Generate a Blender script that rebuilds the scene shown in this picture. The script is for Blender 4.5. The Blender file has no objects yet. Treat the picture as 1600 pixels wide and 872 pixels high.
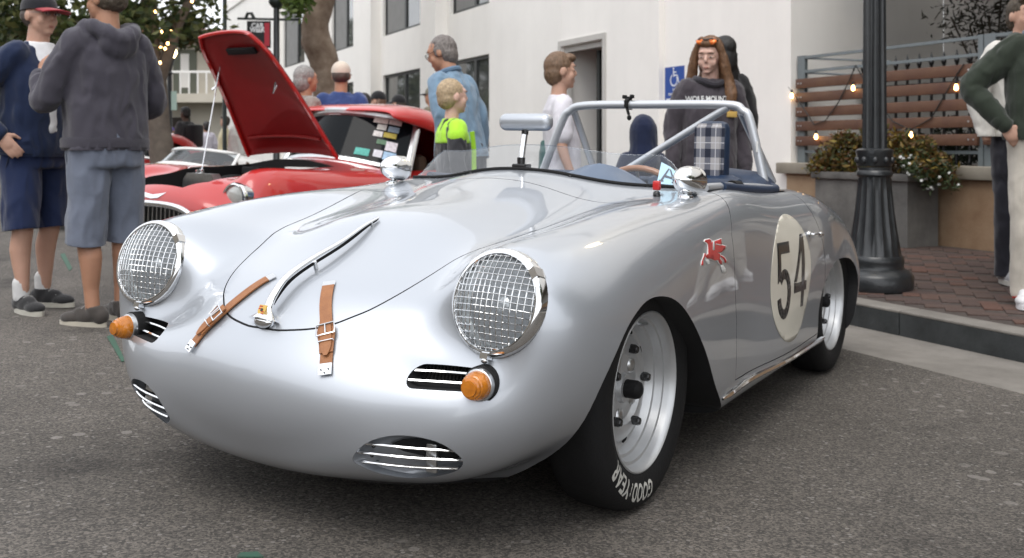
import bpy, bmesh, math, random
import numpy as np
from mathutils import Vector, Matrix, noise, kdtree, bvhtree
random.seed(5)
SC=bpy.context.scene; COL=SC.collection
R_=math.radians
# ---------------------------------------------------------------- camera, sky, sun, exposure
CAMZ=.8963; FPX=1553.474
cam=bpy.data.objects.new('camera',bpy.data.cameras.new('camera')); COL.objects.link(cam); SC.camera=cam
cam.location=(0,0,CAMZ); cam.rotation_euler=(math.pi/2,0,0)
cam.data.sensor_width=36; cam.data.lens=36*FPX/1600; cam.data.shift_y=(229.75-436)/1600; cam.data.clip_end=800; cam.data.clip_start=.05
cam.data.dof.use_dof=True; cam.data.dof.focus_distance=2.45; cam.data.dof.aperture_fstop=6.0
W=bpy.data.worlds.new('World'); SC.world=W; W.use_nodes=True
wn=W.node_tree; bg=wn.nodes['Background']
SUN_EL,SUN_AZ=R_(58),R_(200)      # azimuth clockwise from +Y
sky=wn.nodes.new('ShaderNodeTexSky'); sky.sky_type='NISHITA'; sky.sun_disc=False
sky.sun_elevation=SUN_EL; sky.sun_rotation=SUN_AZ; sky.air_density=1.0; sky.dust_density=1.0; sky.ozone_density=1.0
hsv=wn.nodes.new('ShaderNodeHueSaturation'); hsv.inputs['Saturation'].default_value=.22; hsv.inputs['Value'].default_value=1.0
ov=wn.nodes.new('ShaderNodeMix'); ov.data_type='RGBA'; ov.inputs[0].default_value=.72; ov.inputs[7].default_value=(5.0,5.1,5.3,1)   # an even overcast layer in front of the clear sky
wn.links.new(sky.outputs[0],hsv.inputs['Color']); wn.links.new(hsv.outputs[0],ov.inputs[6]); wn.links.new(ov.outputs[2],bg.inputs[0]); bg.inputs[1].default_value=.15
sun=bpy.data.objects.new('sun',bpy.data.lights.new('sun','SUN')); COL.objects.link(sun)
sun.data.energy=.7; sun.data.angle=R_(35); sun.data.color=(1,.96,.9)
sun.rotation_euler=(math.pi/2-SUN_EL,0,math.pi-SUN_AZ)
SC.view_settings.view_transform='Standard'; SC.view_settings.look='None'; SC.view_settings.exposure=1.08; SC.view_settings.gamma=1
try: SC.cycles.max_bounces=8; SC.cycles.transparent_max_bounces=16; SC.cycles.caustics_reflective=False; SC.cycles.caustics_refractive=False
except Exception: pass
# ---------------------------------------------------------------- frames
PHI=-.4461; KR=.0303
EA=Vector((math.sin(PHI),math.cos(PHI),0)); EB=Vector((math.cos(PHI),-math.sin(PHI),0))   # along the kerb (away), towards the building
ST=-PHI                                     # z rotation of the street frame: local x = to the building, local y = along the kerb
RIDGE=-1.0; KERB_B=4.24; WALK_Z=0.0
def ground_z(x,y):
    b=EB.x*x+EB.y*y
    return -KR*b if b>RIDGE else KR*b-2*KR*RIDGE
def street(bb,aa,z=0): return EB*bb+EA*aa+Vector((0,0,z))
def gp(px,py,h=0):                          # where the photo's ray meets the road
    d=Vector(((px-800)/FPX,1,-(py-229.75)/FPX)); t=(h-CAMZ)/(d.z+KR*(EB.x*d.x+EB.y*d.y)); return Vector((0,0,CAMZ))+d*t
def at(px,py,Y): return Vector(((px-800)/FPX*Y,Y,CAMZ-(py-229.75)/FPX*Y))
# ---------------------------------------------------------------- materials
def mat(name,col,rough=.6,metal=0,coat=0,spec=.5,noise_amt=0,noise_scale=8,bump=0,bump_scale=40,emit=0,emit_col=None,coat_rough=.03,sheen=0,detail=4,alt=None,trans=0,alpha=1):
    m=bpy.data.materials.new(name); m.use_nodes=True; nt=m.node_tree; p=nt.nodes['Principled BSDF']
    p.inputs['Base Color'].default_value=(*col,1); p.inputs['Roughness'].default_value=rough; p.inputs['Metallic'].default_value=metal
    p.inputs['Coat Weight'].default_value=coat; p.inputs['Coat Roughness'].default_value=coat_rough; p.inputs['Specular IOR Level'].default_value=spec
    if sheen: p.inputs['Sheen Weight'].default_value=sheen
    if trans: p.inputs['Transmission Weight'].default_value=trans
    if emit:
        p.inputs['Emission Color'].default_value=(*(emit_col or col),1); p.inputs['Emission Strength'].default_value=emit
    tc=None
    def coords():
        nonlocal tc
        if tc is None: tc=nt.nodes.new('ShaderNodeTexCoord')
        return tc.outputs['Object']
    if noise_amt or alt:
        n=nt.nodes.new('ShaderNodeTexNoise'); n.inputs['Scale'].default_value=noise_scale; n.inputs['Detail'].default_value=detail; n.inputs['Roughness'].default_value=.65
        nt.links.new(coords(),n.inputs['Vector'])
        mx=nt.nodes.new('ShaderNodeMix'); mx.data_type='RGBA'
        a=alt if alt else tuple(c*(1-noise_amt) for c in col); bcol=col if alt else tuple(min(1,c*(1+noise_amt)) for c in col)
        mx.inputs[6].default_value=(*a,1); mx.inputs[7].default_value=(*bcol,1)
        rp=nt.nodes.new('ShaderNodeMapRange'); rp.inputs[1].default_value=.3; rp.inputs[2].default_value=.7
        nt.links.new(n.outputs[0],rp.inputs[0]); nt.links.new(rp.outputs[0],mx.inputs[0]); nt.links.new(mx.outputs[2],p.inputs['Base Color'])
    if bump:
        n2=nt.nodes.new('ShaderNodeTexNoise'); n2.inputs['Scale'].default_value=bump_scale; n2.inputs['Detail'].default_value=4
        nt.links.new(coords(),n2.inputs['Vector']); b=nt.nodes.new('ShaderNodeBump'); b.inputs['Strength'].default_value=bump; b.inputs['Distance'].default_value=.01
        nt.links.new(n2.outputs[0],b.inputs['Height']); nt.links.new(b.outputs[0],p.inputs['Normal'])
    return m
def glass_mat(name,tint,opacity,rough=.02,refl=.08):
    m=bpy.data.materials.new(name); m.use_nodes=True; nt=m.node_tree; nt.nodes.clear()
    o=nt.nodes.new('ShaderNodeOutputMaterial'); t=nt.nodes.new('ShaderNodeBsdfTransparent'); t.inputs[0].default_value=(*tint,1)
    d=nt.nodes.new('ShaderNodeBsdfDiffuse'); d.inputs[0].default_value=(.6,.65,.7,1)
    g=nt.nodes.new('ShaderNodeBsdfGlossy'); g.inputs['Roughness'].default_value=rough
    m1=nt.nodes.new('ShaderNodeMixShader'); m1.inputs[0].default_value=opacity
    nt.links.new(t.outputs[0],m1.inputs[1]); nt.links.new(d.outputs[0],m1.inputs[2])
    lw_=nt.nodes.new('ShaderNodeLayerWeight'); lw_.inputs[0].default_value=.5; pw=nt.nodes.new('ShaderNodeMath'); pw.operation='POWER'; pw.inputs[1].default_value=4.5; nt.links.new(lw_.outputs['Facing'],pw.inputs[0])
    fr=nt.nodes.new('ShaderNodeMath'); fr.operation='MULTIPLY_ADD'; fr.inputs[1].default_value=.9; fr.inputs[2].default_value=.045; nt.links.new(pw.outputs[0],fr.inputs[0])
    m2=nt.nodes.new('ShaderNodeMixShader'); nt.links.new(fr.outputs[0],m2.inputs[0]); nt.links.new(m1.outputs[0],m2.inputs[1]); nt.links.new(g.outputs[0],m2.inputs[2])
    nt.links.new(m2.outputs[0],o.inputs['Surface']); return m
# ---------------------------------------------------------------- object helpers
def link(name,me,parent=None,m=None,loc=None,rot=None):
    o=bpy.data.objects.new(name,me); COL.objects.link(o)
    if m is not None and me is not None:
        for q in (m if isinstance(m,(list,tuple)) else [m]): me.materials.append(q)
    if parent: o.parent=parent
    if loc is not None: o.location=loc
    if rot is not None: o.rotation_euler=rot
    return o
def tag(o,label=None,cat=None,group=None,kind=None):
    if label: o['label']=label
    if cat: o['category']=cat
    if group: o['group']=group
    if kind: o['kind']=kind
    return o
def thing(name,label,cat,loc=(0,0,0),rotz=0,group=None):
    o=bpy.data.objects.new(name,None); COL.objects.link(o); o.location=loc; o.rotation_euler=(0,0,rotz); o.empty_display_size=.2
    return tag(o,label,cat,group)
class MB:                                    # collects faces, then links them as one mesh object
    def __init__(s): s.v=[]; s.f=[]; s.mi=[]; s.cur=0
    def add(s,vs,fs):
        k=len(s.v); s.v+= [tuple(q) for q in vs]; s.f+=[tuple(i+k for i in f) for f in fs]; s.mi+=[s.cur]*len(fs); return s
    def box(s,x0,x1,y0,y1,z0,z1,bev=0):
        if bev<=0:
            v=[(x0,y0,z0),(x1,y0,z0),(x1,y1,z0),(x0,y1,z0),(x0,y0,z1),(x1,y0,z1),(x1,y1,z1),(x0,y1,z1)]
            return s.add(v,[(3,2,1,0),(4,5,6,7),(0,1,5,4),(1,2,6,5),(2,3,7,6),(3,0,4,7)])
        bm=bmesh.new(); bmesh.ops.create_cube(bm,size=1)
        for q in bm.verts: q.co=((x0+x1)/2+q.co.x*(x1-x0),(y0+y1)/2+q.co.y*(y1-y0),(z0+z1)/2+q.co.z*(z1-z0))
        bmesh.ops.bevel(bm,geom=bm.edges[:],offset=bev,segments=2,affect='EDGES',profile=.5); s.bm(bm); return s
    def bm(s,bm,M=None):
        bm.verts.index_update(); s.add([(M@q.co if M else q.co) for q in bm.verts],[[q.index for q in f.verts] for f in bm.faces]); bm.free(); return s
    def tube(s,pts,r,n=10,caps=True,up=None,flat=1.0):
        pts=[Vector(p) for p in pts]; m=len(pts); rs=r if isinstance(r,(list,tuple)) else [r]*m
        k=len(s.v); t0=(pts[1]-pts[0]).normalized(); u=Vector(up) if up else (Vector((0,0,1)) if abs(t0.z)<.9 else Vector((1,0,0)))
        nrm=(u-t0*u.dot(t0)).normalized()
        for i in range(m):
            t=(pts[min(i+1,m-1)]-pts[max(i-1,0)]).normalized(); nrm=(nrm-t*nrm.dot(t)).normalized(); bn=t.cross(nrm)
            for j in range(n):
                a=2*math.pi*j/n; s.v.append(tuple(pts[i]+(nrm*math.cos(a)*flat+bn*math.sin(a))*rs[i]))
        for i in range(m-1):
            for j in range(n):
                j2=(j+1)%n; s.f.append((k+i*n+j,k+i*n+j2,k+(i+1)*n+j2,k+(i+1)*n+j)); s.mi.append(s.cur)
        if caps:
            s.f.append(tuple(k+j for j in reversed(range(n)))); s.mi.append(s.cur)
            s.f.append(tuple(k+(m-1)*n+j for j in range(n))); s.mi.append(s.cur)
        return s
    def lathe(s,prof,n=32,M=None,close=False):  # prof: (r, h) along local z
        k=len(s.v); m=len(prof)
        for (r,h) in prof:
            for j in range(n):
                a=2*math.pi*j/n; q=Vector((r*math.cos(a),r*math.sin(a),h)); s.v.append(tuple(M@q if M else q))
        for i in range(m-1):
            for j in range(n):
                j2=(j+1)%n; s.f.append((k+i*n+j,k+i*n+j2,k+(i+1)*n+j2,k+(i+1)*n+j)); s.mi.append(s.cur)
        if not close:
            if prof[0][0]>1e-6: s.f.append(tuple(k+j for j in reversed(range(n)))); s.mi.append(s.cur)
            if prof[-1][0]>1e-6: s.f.append(tuple(k+(m-1)*n+j for j in range(n))); s.mi.append(s.cur)
        return s
    def ell(s,c,r,rot=None,seg=16,rings=10):
        bm=bmesh.new(); bmesh.ops.create_uvsphere(bm,u_segments=seg,v_segments=rings,radius=1)
        M=Matrix.Translation(c)@(rot.to_4x4() if rot else Matrix.Identity(4))@Matrix.Diagonal((*r,1)); return s.bm(bm,M)
    def prism(s,poly,z0,z1,M=None):            # poly of (x,y), extruded along z
        n=len(poly); A=sum(poly[i][0]*poly[(i+1)%n][1]-poly[(i+1)%n][0]*poly[i][1] for i in range(n))
        if A<0: poly=poly[::-1]
        v=[Vector((x,y,z0)) for x,y in poly]+[Vector((x,y,z1)) for x,y in poly]
        if M: v=[M@q for q in v]
        return s.add(v,[tuple(range(n-1,-1,-1)),tuple(range(n,2*n))]+[(i,(i+1)%n,n+(i+1)%n,n+i) for i in range(n)])
    def mesh(s,name,smooth=True,angle=40):
        me=bpy.data.meshes.new(name); me.from_pydata(s.v,[],s.f)
        if any(s.mi): me.polygons.foreach_set('material_index',s.mi)
        me.validate(); me.update()
        if smooth:
            me.shade_smooth()
            if angle: me.set_sharp_from_angle(angle=R_(angle))
        return me
    def obj(s,name,m,parent=None,smooth=True,angle=40,loc=None,rot=None): return link(name,s.mesh(name,smooth,angle),parent,m,loc,rot)
def basis(org,z,up=(0,0,1)):
    z=Vector(z).normalized(); x=Vector(up).cross(z).normalized(); y=z.cross(x); M=Matrix((x,y,z)).transposed().to_4x4(); M.translation=org; return M
def ctext(txt,size,off=0,extrude=0,width=1,spacing=1,align='CENTER'):
    cu=bpy.data.curves.new('t','FONT'); cu.body=txt; cu.size=size; cu.offset=off; cu.extrude=extrude; cu.align_x=align; cu.align_y='CENTER'; cu.space_character=spacing; cu.resolution_u=3
    o=bpy.data.objects.new('t',cu); COL.objects.link(o); bpy.context.view_layer.update()
    me=bpy.data.meshes.new_from_object(o.evaluated_get(bpy.context.evaluated_depsgraph_get())); bpy.data.objects.remove(o); bpy.data.curves.remove(cu)
    if width!=1:
        for v in me.vertices: v.co.x*=width
    return me
def apply_mods(o):
    dg=bpy.context.evaluated_depsgraph_get(); dg.update(); me=bpy.data.meshes.new_from_object(o.evaluated_get(dg)); o.modifiers.clear(); old=o.data; o.data=me; bpy.data.meshes.remove(old); return o
def boolean(o,cutter,op):
    md=o.modifiers.new('b','BOOLEAN'); md.operation=op; md.object=cutter; md.solver='EXACT'; md.material_mode='TRANSFER'
    bpy.context.view_layer.update(); apply_mods(o)
def catmull(pts,n=8,closed=False):
    P=[Vector(p) for p in pts]; m=len(P); out=[]
    for i in range(m if closed else m-1):
        p0=P[(i-1)%m] if closed or i>0 else P[0]*2-P[1]; p1=P[i]; p2=P[(i+1)%m]; p3=P[(i+2)%m] if closed or i+2<m else P[-1]*2-P[-2]
        for k in range(n):
            t=k/n; out.append(.5*((2*p1)+(p2-p0)*t+(2*p0-5*p1+4*p2-p3)*t*t+(3*p1-p0-3*p2+p3)*t**3))
    if not closed: out.append(P[-1])
    return out
# shared materials
M_={}
M_['chrome']=mat('chrome',(.82,.83,.84),.06,1)
M_['alu']=mat('brushed_metal',(.62,.63,.64),.3,1,noise_amt=.12,noise_scale=30)
M_['black']=mat('black_rubber',(.009,.009,.0095),.75,spec=.3,bump=.15,bump_scale=120)
M_['dark']=mat('dark_void',(.008,.008,.009),.9)
M_['gloss_black']=mat('gloss_black',(.012,.012,.013),.25,coat=.3)
# ---------------------------------------------------------------- smooth body surface: natural cubic splines through a table of rings
TR=np.array([0,1,2.2,3.5,4.7,5.8,7,8.4,10,11.6,13.3,15,16.7,18.2,19.7,21,22.2,23.1,23.8])
TC=np.array([0,1,2,2.8,3.5,4.3,5.5,6.5,7.3,8.1,9.5]); NC=11
def natspline(t,tq):
    n=len(t);h=np.diff(t);A=np.zeros((n,n));B=np.zeros((n,n))
    for i in range(1,n-1):
        A[i,i-1]=h[i-1];A[i,i]=2*(h[i-1]+h[i]);A[i,i+1]=h[i]; B[i,i-1]=6/h[i-1];B[i,i]=-6/h[i-1]-6/h[i];B[i,i+1]=6/h[i]
    A[0,0]=A[-1,-1]=1; Mm=np.linalg.solve(A,B); Wq=np.zeros((len(tq),n)); idx=np.clip(np.searchsorted(t,tq,side='right')-1,0,n-2)
    for q,(i,s) in enumerate(zip(idx,tq)):
        hi=h[i];u=(t[i+1]-s)/hi;v=(s-t[i])/hi; Wq[q,i]+=u;Wq[q,i+1]+=v; Wq[q]+=((u**3-u)*Mm[i]+(v**3-v)*Mm[i+1])*hi*hi/6
    return Wq
def colW(vq):
    ext=[3,2,1]+list(range(NC))+[NC-2,NC-3,NC-4]; t=np.concatenate([-TC[[3,2,1]],TC,2*TC[-1]-TC[[NC-2,NC-3,NC-4]]]); Wv=natspline(t,vq)
    sg=np.array([-1]*3+[1]*NC+[-1]*3); We=np.zeros((len(vq),NC));Wo=np.zeros((len(vq),NC))
    for k,e in enumerate(ext): We[:,e]+=Wv[:,k];Wo[:,e]+=Wv[:,k]*sg[k]
    return We,Wo
def blur(n,k,par):
    Mm=np.eye(n);B=np.zeros((n,n))
    for i in range(n):
        for d,w in ((-1,.25),(0,.5),(1,.25)):
            j=i+d;sg=1
            if j<0: j=-j if par else 0;sg=par if par else 1
            if j>=n: j=2*(n-1)-j if par else n-1;sg=par if par else 1
            B[i,j]+=w*sg
    for _ in range(k): Mm=B@Mm
    return Mm
VF=np.linspace(0,TC[-1],96);UF=np.linspace(0,TR[-1],190)
def surf(P,uq,vq,ku=6,kv=8,nose=True):
    Uf=blur(len(UF),ku,0)@natspline(TR,UF);We,Wo=colW(VF);We=blur(len(VF),kv,1)@We;Wo=blur(len(VF),kv,-1)@Wo
    A=natspline(UF,uq)@Uf;V=natspline(VF,vq);We=V@We;Wo=V@Wo
    A[uq<1e-9]=natspline(TR,np.zeros(1))[0];A[uq>TR[-1]-1e-9]=natspline(TR,TR[-1:])[0]
    S=np.stack([A@P[:,:,0]@Wo.T,A@P[:,:,1]@We.T,A@P[:,:,2]@We.T],-1)
    if nose:                                  # the tip as y=f(x,z), so that the pole leaves no dimple
        um=(uq>1.0)&(uq<4.2); pts=S[um].reshape(-1,3); zc=P[0,0,2]
        bs=lambda x,z: np.stack([x**(2*i)*(z-zc-.01)**j for i in range(3) for j in range(5) if 2*i+j<=4],-1)
        w=np.repeat(np.exp(-((uq[um]-2.2)/1.0)**2),S.shape[1]); co=np.linalg.lstsq(bs(pts[:,0],pts[:,2])*w[:,None],pts[:,1]*w,rcond=None)[0]
        t=np.clip((uq-1.3)/1.9,0,1);t=(t*t*t*(t*(6*t-15)+10))[:,None]; S[...,1]=S[...,1]*t+(bs(S[...,0],S[...,2])@co)*(1-t)
    return S
class Shell:                                  # closed body mesh with exact normals, nearest-point queries and normal repair after boolean cuts
    def __init__(s,P,nu,nv,nose=True,black_v=7.75):
        uq=np.linspace(0,TR[-1],nu);vq=np.linspace(0,TC[-1],nv); S=surf(P,uq,vq,nose=nose)
        full=np.concatenate([S,S[:,-2:0:-1]*[-1,1,1]],1); nw=full.shape[1]
        du=np.gradient(full,axis=0); dv=(np.roll(full,-1,1)-np.roll(full,1,1))/2; N=np.cross(du,dv); N/=np.linalg.norm(N,axis=-1,keepdims=True)+1e-12
        i=nu//2
        if N[i,0,2]<0: N=-N; flip=True
        else: flip=False
        N0=N[1].mean(0);N0/=np.linalg.norm(N0);N1=N[-2].mean(0);N1/=np.linalg.norm(N1)
        verts=[full[0,0]]+list(full[1:-1].reshape(-1,3))+[full[-1,0]]; norms=[N0]+list(N[1:-1].reshape(-1,3))+[N1]
        ix=lambda a,j:1+(a-1)*nw+j%nw
        f=[];mi=[]; vfull=np.concatenate([vq,vq[-2:0:-1]])
        for a in range(1,nu-2):
            for j in range(nw):
                f.append((ix(a,j),ix(a,j+1),ix(a+1,j+1),ix(a+1,j))); mi.append(1 if (vfull[j]>black_v and a>nu*.22) else 0)
        for j in range(nw): f.append((0,ix(1,j+1),ix(1,j)));mi.append(0)
        last=len(verts)-1
        for j in range(nw): f.append((last,ix(nu-2,j),ix(nu-2,j+1)));mi.append(0)
        if flip is False: pass
        s.v=np.array(verts);s.n=np.array(norms);s.f=f;s.mi=mi
        # make winding agree with the normals
        a,b_,c=[s.v[np.array([q[k] for q in f])] for k in range(3)]
        fn=np.cross(b_-a,c-a); vn=s.n[np.array([q[0] for q in f])]
        if ((fn*vn).sum(1)<0).mean()>.5: s.f=[q[::-1] for q in f]
        fix=np.array([(q[0]==0 or q[0]==last or 0 in q or last in q) for q in s.f])
        s.kd=kdtree.KDTree(len(s.v))
        for k,p in enumerate(s.v): s.kd.insert(p,k)
        s.kd.balance(); s.bvh=bvhtree.BVHTree.FromPolygons([tuple(p) for p in s.v],s.f)
    def mesh_object(s,name,mats):
        me=bpy.data.meshes.new(name); me.from_pydata([tuple(p) for p in s.v],[],s.f); me.polygons.foreach_set('material_index',s.mi); bm=bmesh.new(); bm.from_mesh(me); bmesh.ops.recalc_face_normals(bm,faces=bm.faces); bm.to_mesh(me); bm.free()
        return link(name,me,None,mats)
    def normal_at(s,p):
        r=s.kd.find_n(p,4)
        if r[0][2]<1e-5: return Vector(s.n[r[0][1]])
        n=Vector((0,0,0))
        for co,k,d in r: n+=Vector(s.n[k])/(d*d+1e-9)
        return n.normalized()
    def near(s,p):                             # nearest surface point and its smooth normal
        q=s.bvh.find_nearest(Vector(p)); return q[0],s.normal_at(q[0])
    def cast(s,o,d):
        q=s.bvh.ray_cast(Vector(o),Vector(d)); 
        return (q[0],s.normal_at(q[0])) if q[0] is not None else s.near(o)
    def fix_normals(s,me,paint=(0,1)):
        me.shade_smooth(); me.set_sharp_from_angle(angle=R_(35)); me.update()
        cn=[tuple(c.vector) for c in me.corner_normals]; cache={}
        for p in me.polygons:
            if p.material_index in paint:
                for li in p.loop_indices:
                    vi=me.loops[li].vertex_index
                    if vi not in cache: cache[vi]=s.normal_at(me.vertices[vi].co)
                    n=cache[vi]
                    if n.dot(p.normal)>.5: cn[li]=tuple(n)
        me.normals_split_custom_set(cn)
BODY_P=np.array([0.0,-0.73,0.3764,0.0,-0.73,0.3764,0.0,-0.73,0.3764,0.0,-0.73,0.3764,0.0,-0.73,0.3764,0.0,-0.73,0.3764,0.0,-0.73,0.3764,0.0,-0.73,0.3764,0.0,
-0.73,0.3764,0.0,-0.73,0.3764,0.0,-0.73,0.3764,-0.0,-0.6945,0.4437,0.0396,-0.6935,0.4428,0.0809,-0.6901,0.4391,0.1105,-0.6868,0.4296,0.1334,-0.6872,0.4192,
0.1557,-0.693,0.4038,0.1674,-0.7083,0.3775,0.1537,-0.7196,0.3455,0.1208,-0.726,0.3203,0.0712,-0.7297,0.3018,0.0,-0.7297,0.2941,-0.0,-0.6336,0.5115,0.0843,
-0.6309,0.5086,0.1726,-0.6224,0.4982,0.2385,-0.6158,0.4804,0.2893,-0.6171,0.4605,0.3374,-0.63,0.4296,0.3584,-0.665,0.3774,0.3282,-0.6863,0.3131,0.2593,-0.6978,
0.2636,0.1525,-0.7002,0.2296,0.0,-0.6987,0.2163,-0.0,-0.5574,0.5753,0.1288,-0.5522,0.569,0.264,-0.5368,0.5486,0.3692,-0.5278,0.5258,0.4496,-0.53,0.4976,0.5238,
-0.5503,0.4517,0.5509,-0.6067,0.3764,0.5031,-0.6353,0.282,0.3996,-0.6495,0.2109,0.2348,-0.6476,0.1652,0.0,-0.6453,0.148,-0.0,-0.4444,0.6201,0.1599,-0.4432,
0.6138,0.3296,-0.4403,0.5945,0.4153,-0.495,0.6032,0.5562,-0.5364,0.6456,0.6752,-0.5429,0.5655,0.7018,-0.5178,0.3869,0.6423,-0.5213,0.2675,0.5124,-0.5227,0.1736,
0.3006,-0.5154,0.1268,-0.0,-0.521,0.0986,-0.0,-0.316,0.6759,0.1753,-0.3215,0.6665,0.3505,-0.342,0.6412,0.4718,-0.4105,0.6853,0.5891,-0.4493,0.7035,0.7132,
-0.4374,0.651,0.7827,-0.3762,0.4773,0.7245,-0.3599,0.2938,0.5746,-0.36,0.1856,0.3415,-0.3649,0.0928,0.0,-0.3706,0.0572,0.0,-0.1771,0.7392,0.1589,-0.1787,0.7239,
0.3345,-0.1853,0.6788,0.4736,-0.2005,0.7037,0.5798,-0.2155,0.7376,0.7145,-0.2093,0.7038,0.7957,-0.1637,0.514,0.7969,-0.1531,0.3161,0.7675,-0.1452,0.1765,0.6303,
-0.1417,0.1195,0.0,-0.1486,0.057,0.0,0.1346,0.7864,0.1585,0.134,0.7757,0.3304,0.1322,0.7414,0.4654,0.1302,0.7484,0.5731,0.1282,0.7739,0.7085,0.1287,0.7374,
0.7772,0.1359,0.5225,0.7871,0.1448,0.323,0.7758,0.1516,0.1757,0.6396,0.1571,0.1303,0.0,0.161,0.085,0.0,0.4636,0.8565,0.1571,0.464,0.8446,0.3278,0.4651,0.8071,
0.4607,0.4662,0.7933,0.5757,0.4668,0.7926,0.6983,0.4665,0.7603,0.7474,0.4687,0.5236,0.7576,0.4728,0.3199,0.7506,0.4771,0.172,0.6243,0.4816,0.129,0.0,0.4897,
0.1049,0.0,0.7895,0.8756,0.1557,0.7898,0.8706,0.3249,0.7907,0.8547,0.4566,0.7912,0.8399,0.58,0.7913,0.8234,0.6938,0.7906,0.7791,0.7296,0.7913,0.5214,0.7328,
0.7927,0.3136,0.7272,0.7948,0.1638,0.6095,0.798,0.1238,0.0,0.8043,0.1154,0.0,1.1456,0.8465,0.1528,1.1456,0.8459,0.3188,1.1457,0.8434,0.4486,1.1457,0.8343,0.5714,
1.1457,0.8162,0.6912,1.1458,0.7615,0.7405,1.1456,0.5099,0.7434,1.1461,0.3138,0.7334,1.1467,0.1737,0.608,1.1475,0.1379,-0.0,1.1498,0.1277,0.0,1.4989,0.8246,
0.1511,1.4989,0.8245,0.3157,1.4989,0.8239,0.4467,1.499,0.8209,0.5722,1.4989,0.8082,0.696,1.4988,0.7551,0.7471,1.4984,0.5013,0.7369,1.4979,0.3105,0.7246,1.4978,
0.1743,0.6002,1.4978,0.1423,-0.0,1.4981,0.137,0.0,1.8501,0.8132,0.1495,1.8501,0.813,0.3124,1.8501,0.8123,0.4422,1.8502,0.8115,0.5667,1.8503,0.8017,0.6986,1.8502,
0.7542,0.7415,1.8495,0.5025,0.7252,1.8488,0.3036,0.7157,1.8486,0.1749,0.5963,1.8485,0.1403,-0.0,1.8484,0.1398,0.0,2.1504,0.7879,0.1476,2.1503,0.7871,0.3082,
2.1499,0.7845,0.4352,2.1493,0.7793,0.5469,2.1488,0.7636,0.672,2.1483,0.7218,0.7363,2.1492,0.4934,0.7399,2.1494,0.3062,0.7258,2.1494,0.1878,0.6015,2.1493,0.1349,
-0.0,2.1491,0.1388,0.0,2.4505,0.7278,0.146,2.4503,0.7267,0.3064,2.4496,0.723,0.4363,2.4492,0.7139,0.5216,2.449,0.7006,0.6319,2.4493,0.6602,0.7323,2.45,0.4743,
0.7336,2.4497,0.3258,0.6889,2.4497,0.1974,0.5635,2.4497,0.134,0.0,2.4496,0.1369,-0.0,2.661,0.6493,0.1415,2.662,0.643,0.2876,2.6652,0.6232,0.3954,2.6691,0.5964,
0.4798,2.6729,0.5658,0.5636,2.6773,0.5173,0.6126,2.6797,0.4459,0.5739,2.6798,0.3532,0.4546,2.6799,0.2772,0.2631,2.6799,0.2222,0.0,2.6799,0.2007,-0.0,2.8307,
0.5622,0.0939,2.8312,0.5591,0.1919,2.8327,0.5489,0.265,2.8346,0.5341,0.3217,2.8364,0.5168,0.3777,2.8386,0.4889,0.4101,2.8399,0.4478,0.3837,2.8343,0.3807,0.3039,
2.8214,0.3258,0.176,2.8072,0.2859,0.0,2.8,0.2701,-0.0,2.9003,0.4863,0.0397,2.9002,0.485,0.0813,2.9,0.481,0.1129,2.9,0.4749,0.1374,2.8999,0.4677,0.1616,2.9,
0.4561,0.1756,2.9,0.4389,0.1644,2.8972,0.4091,0.1303,2.8908,0.3846,0.0754,2.8837,0.3669,0.0,2.8801,0.3599,-0.0,2.9151,0.4397,-0.0,2.9151,0.4397,-0.0,2.9151,
0.4397,-0.0,2.9151,0.4397,-0.0,2.9151,0.4397,-0.0,2.9151,0.4397,-0.0,2.9151,0.4397,-0.0,2.9151,0.4397,-0.0,2.9151,0.4397,-0.0,2.9151,0.4397,-0.0,2.9151,
0.4397]).reshape(19,11,3)

# ---------------------------------------------------------------- the silver race car (local: x = its left, y = rearwards, z = up)
n_=Vector((KR*EB.x,KR*EB.y,1)).normalized()
def car_frame(pos,yaw):
    y=Vector((math.sin(yaw),math.cos(yaw),0)); y=(y-n_*n_.dot(y)).normalized(); x=y.cross(n_); M=Matrix((x,y,n_)).transposed().to_4x4(); M.translation=pos; return M
CAR_M=car_frame(Vector((-.2682,2.9419,-.0311)),.5401)
def paint(name,col,metal=.9,rough=.3,flake=True,coat=1.0):
    m=mat(name,col,rough,metal,coat,coat_rough=.02); nt=m.node_tree; p=nt.nodes['Principled BSDF']
    if flake:
        tc=nt.nodes.new('ShaderNodeTexCoord'); n=nt.nodes.new('ShaderNodeTexNoise'); n.inputs['Scale'].default_value=900; n.inputs['Detail'].default_value=1
        mr=nt.nodes.new('ShaderNodeMapRange'); mr.inputs[3].default_value=rough-.07; mr.inputs[4].default_value=rough+.07
        nt.links.new(tc.outputs['Object'],n.inputs['Vector']); nt.links.new(n.outputs[0],mr.inputs[0]); nt.links.new(mr.outputs[0],p.inputs['Roughness'])
    return m
M_['silver']=paint('silver_metallic_paint',(.48,.507,.548),.68,.40)
M_['navy_trim']=mat('navy_vinyl',(.012,.028,.065),.45,noise_amt=.2,noise_scale=60,bump=.1,bump_scale=200)
M_['leather']=mat('tan_leather',(.36,.15,.055),.55,alt=(.27,.105,.038),noise_scale=35,bump=.2,bump_scale=260)
M_['amber']=mat('amber_lens',(.85,.27,.02),.12,coat=.6,noise_amt=.25,noise_scale=40,trans=.35)
M_['white_trim']=mat('off_white_plastic',(.75,.75,.73),.4)
M_['steel_rim']=mat('silver_wheel_paint',(.56,.57,.58),.40,.65,coat=.2,noise_amt=.05,noise_scale=20)
car=bpy.data.objects.new('race_car',None); COL.objects.link(car); car.matrix_world=CAR_M; car.empty_display_size=.3
tag(car,'silver vintage open race car with number 54 on its door and tan leather hood straps','car')
sh=Shell(BODY_P,170,64)
pm=[M_['silver'],M_['dark'],M_['navy_trim']]
solid=sh.mesh_object('solid',pm)
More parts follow.
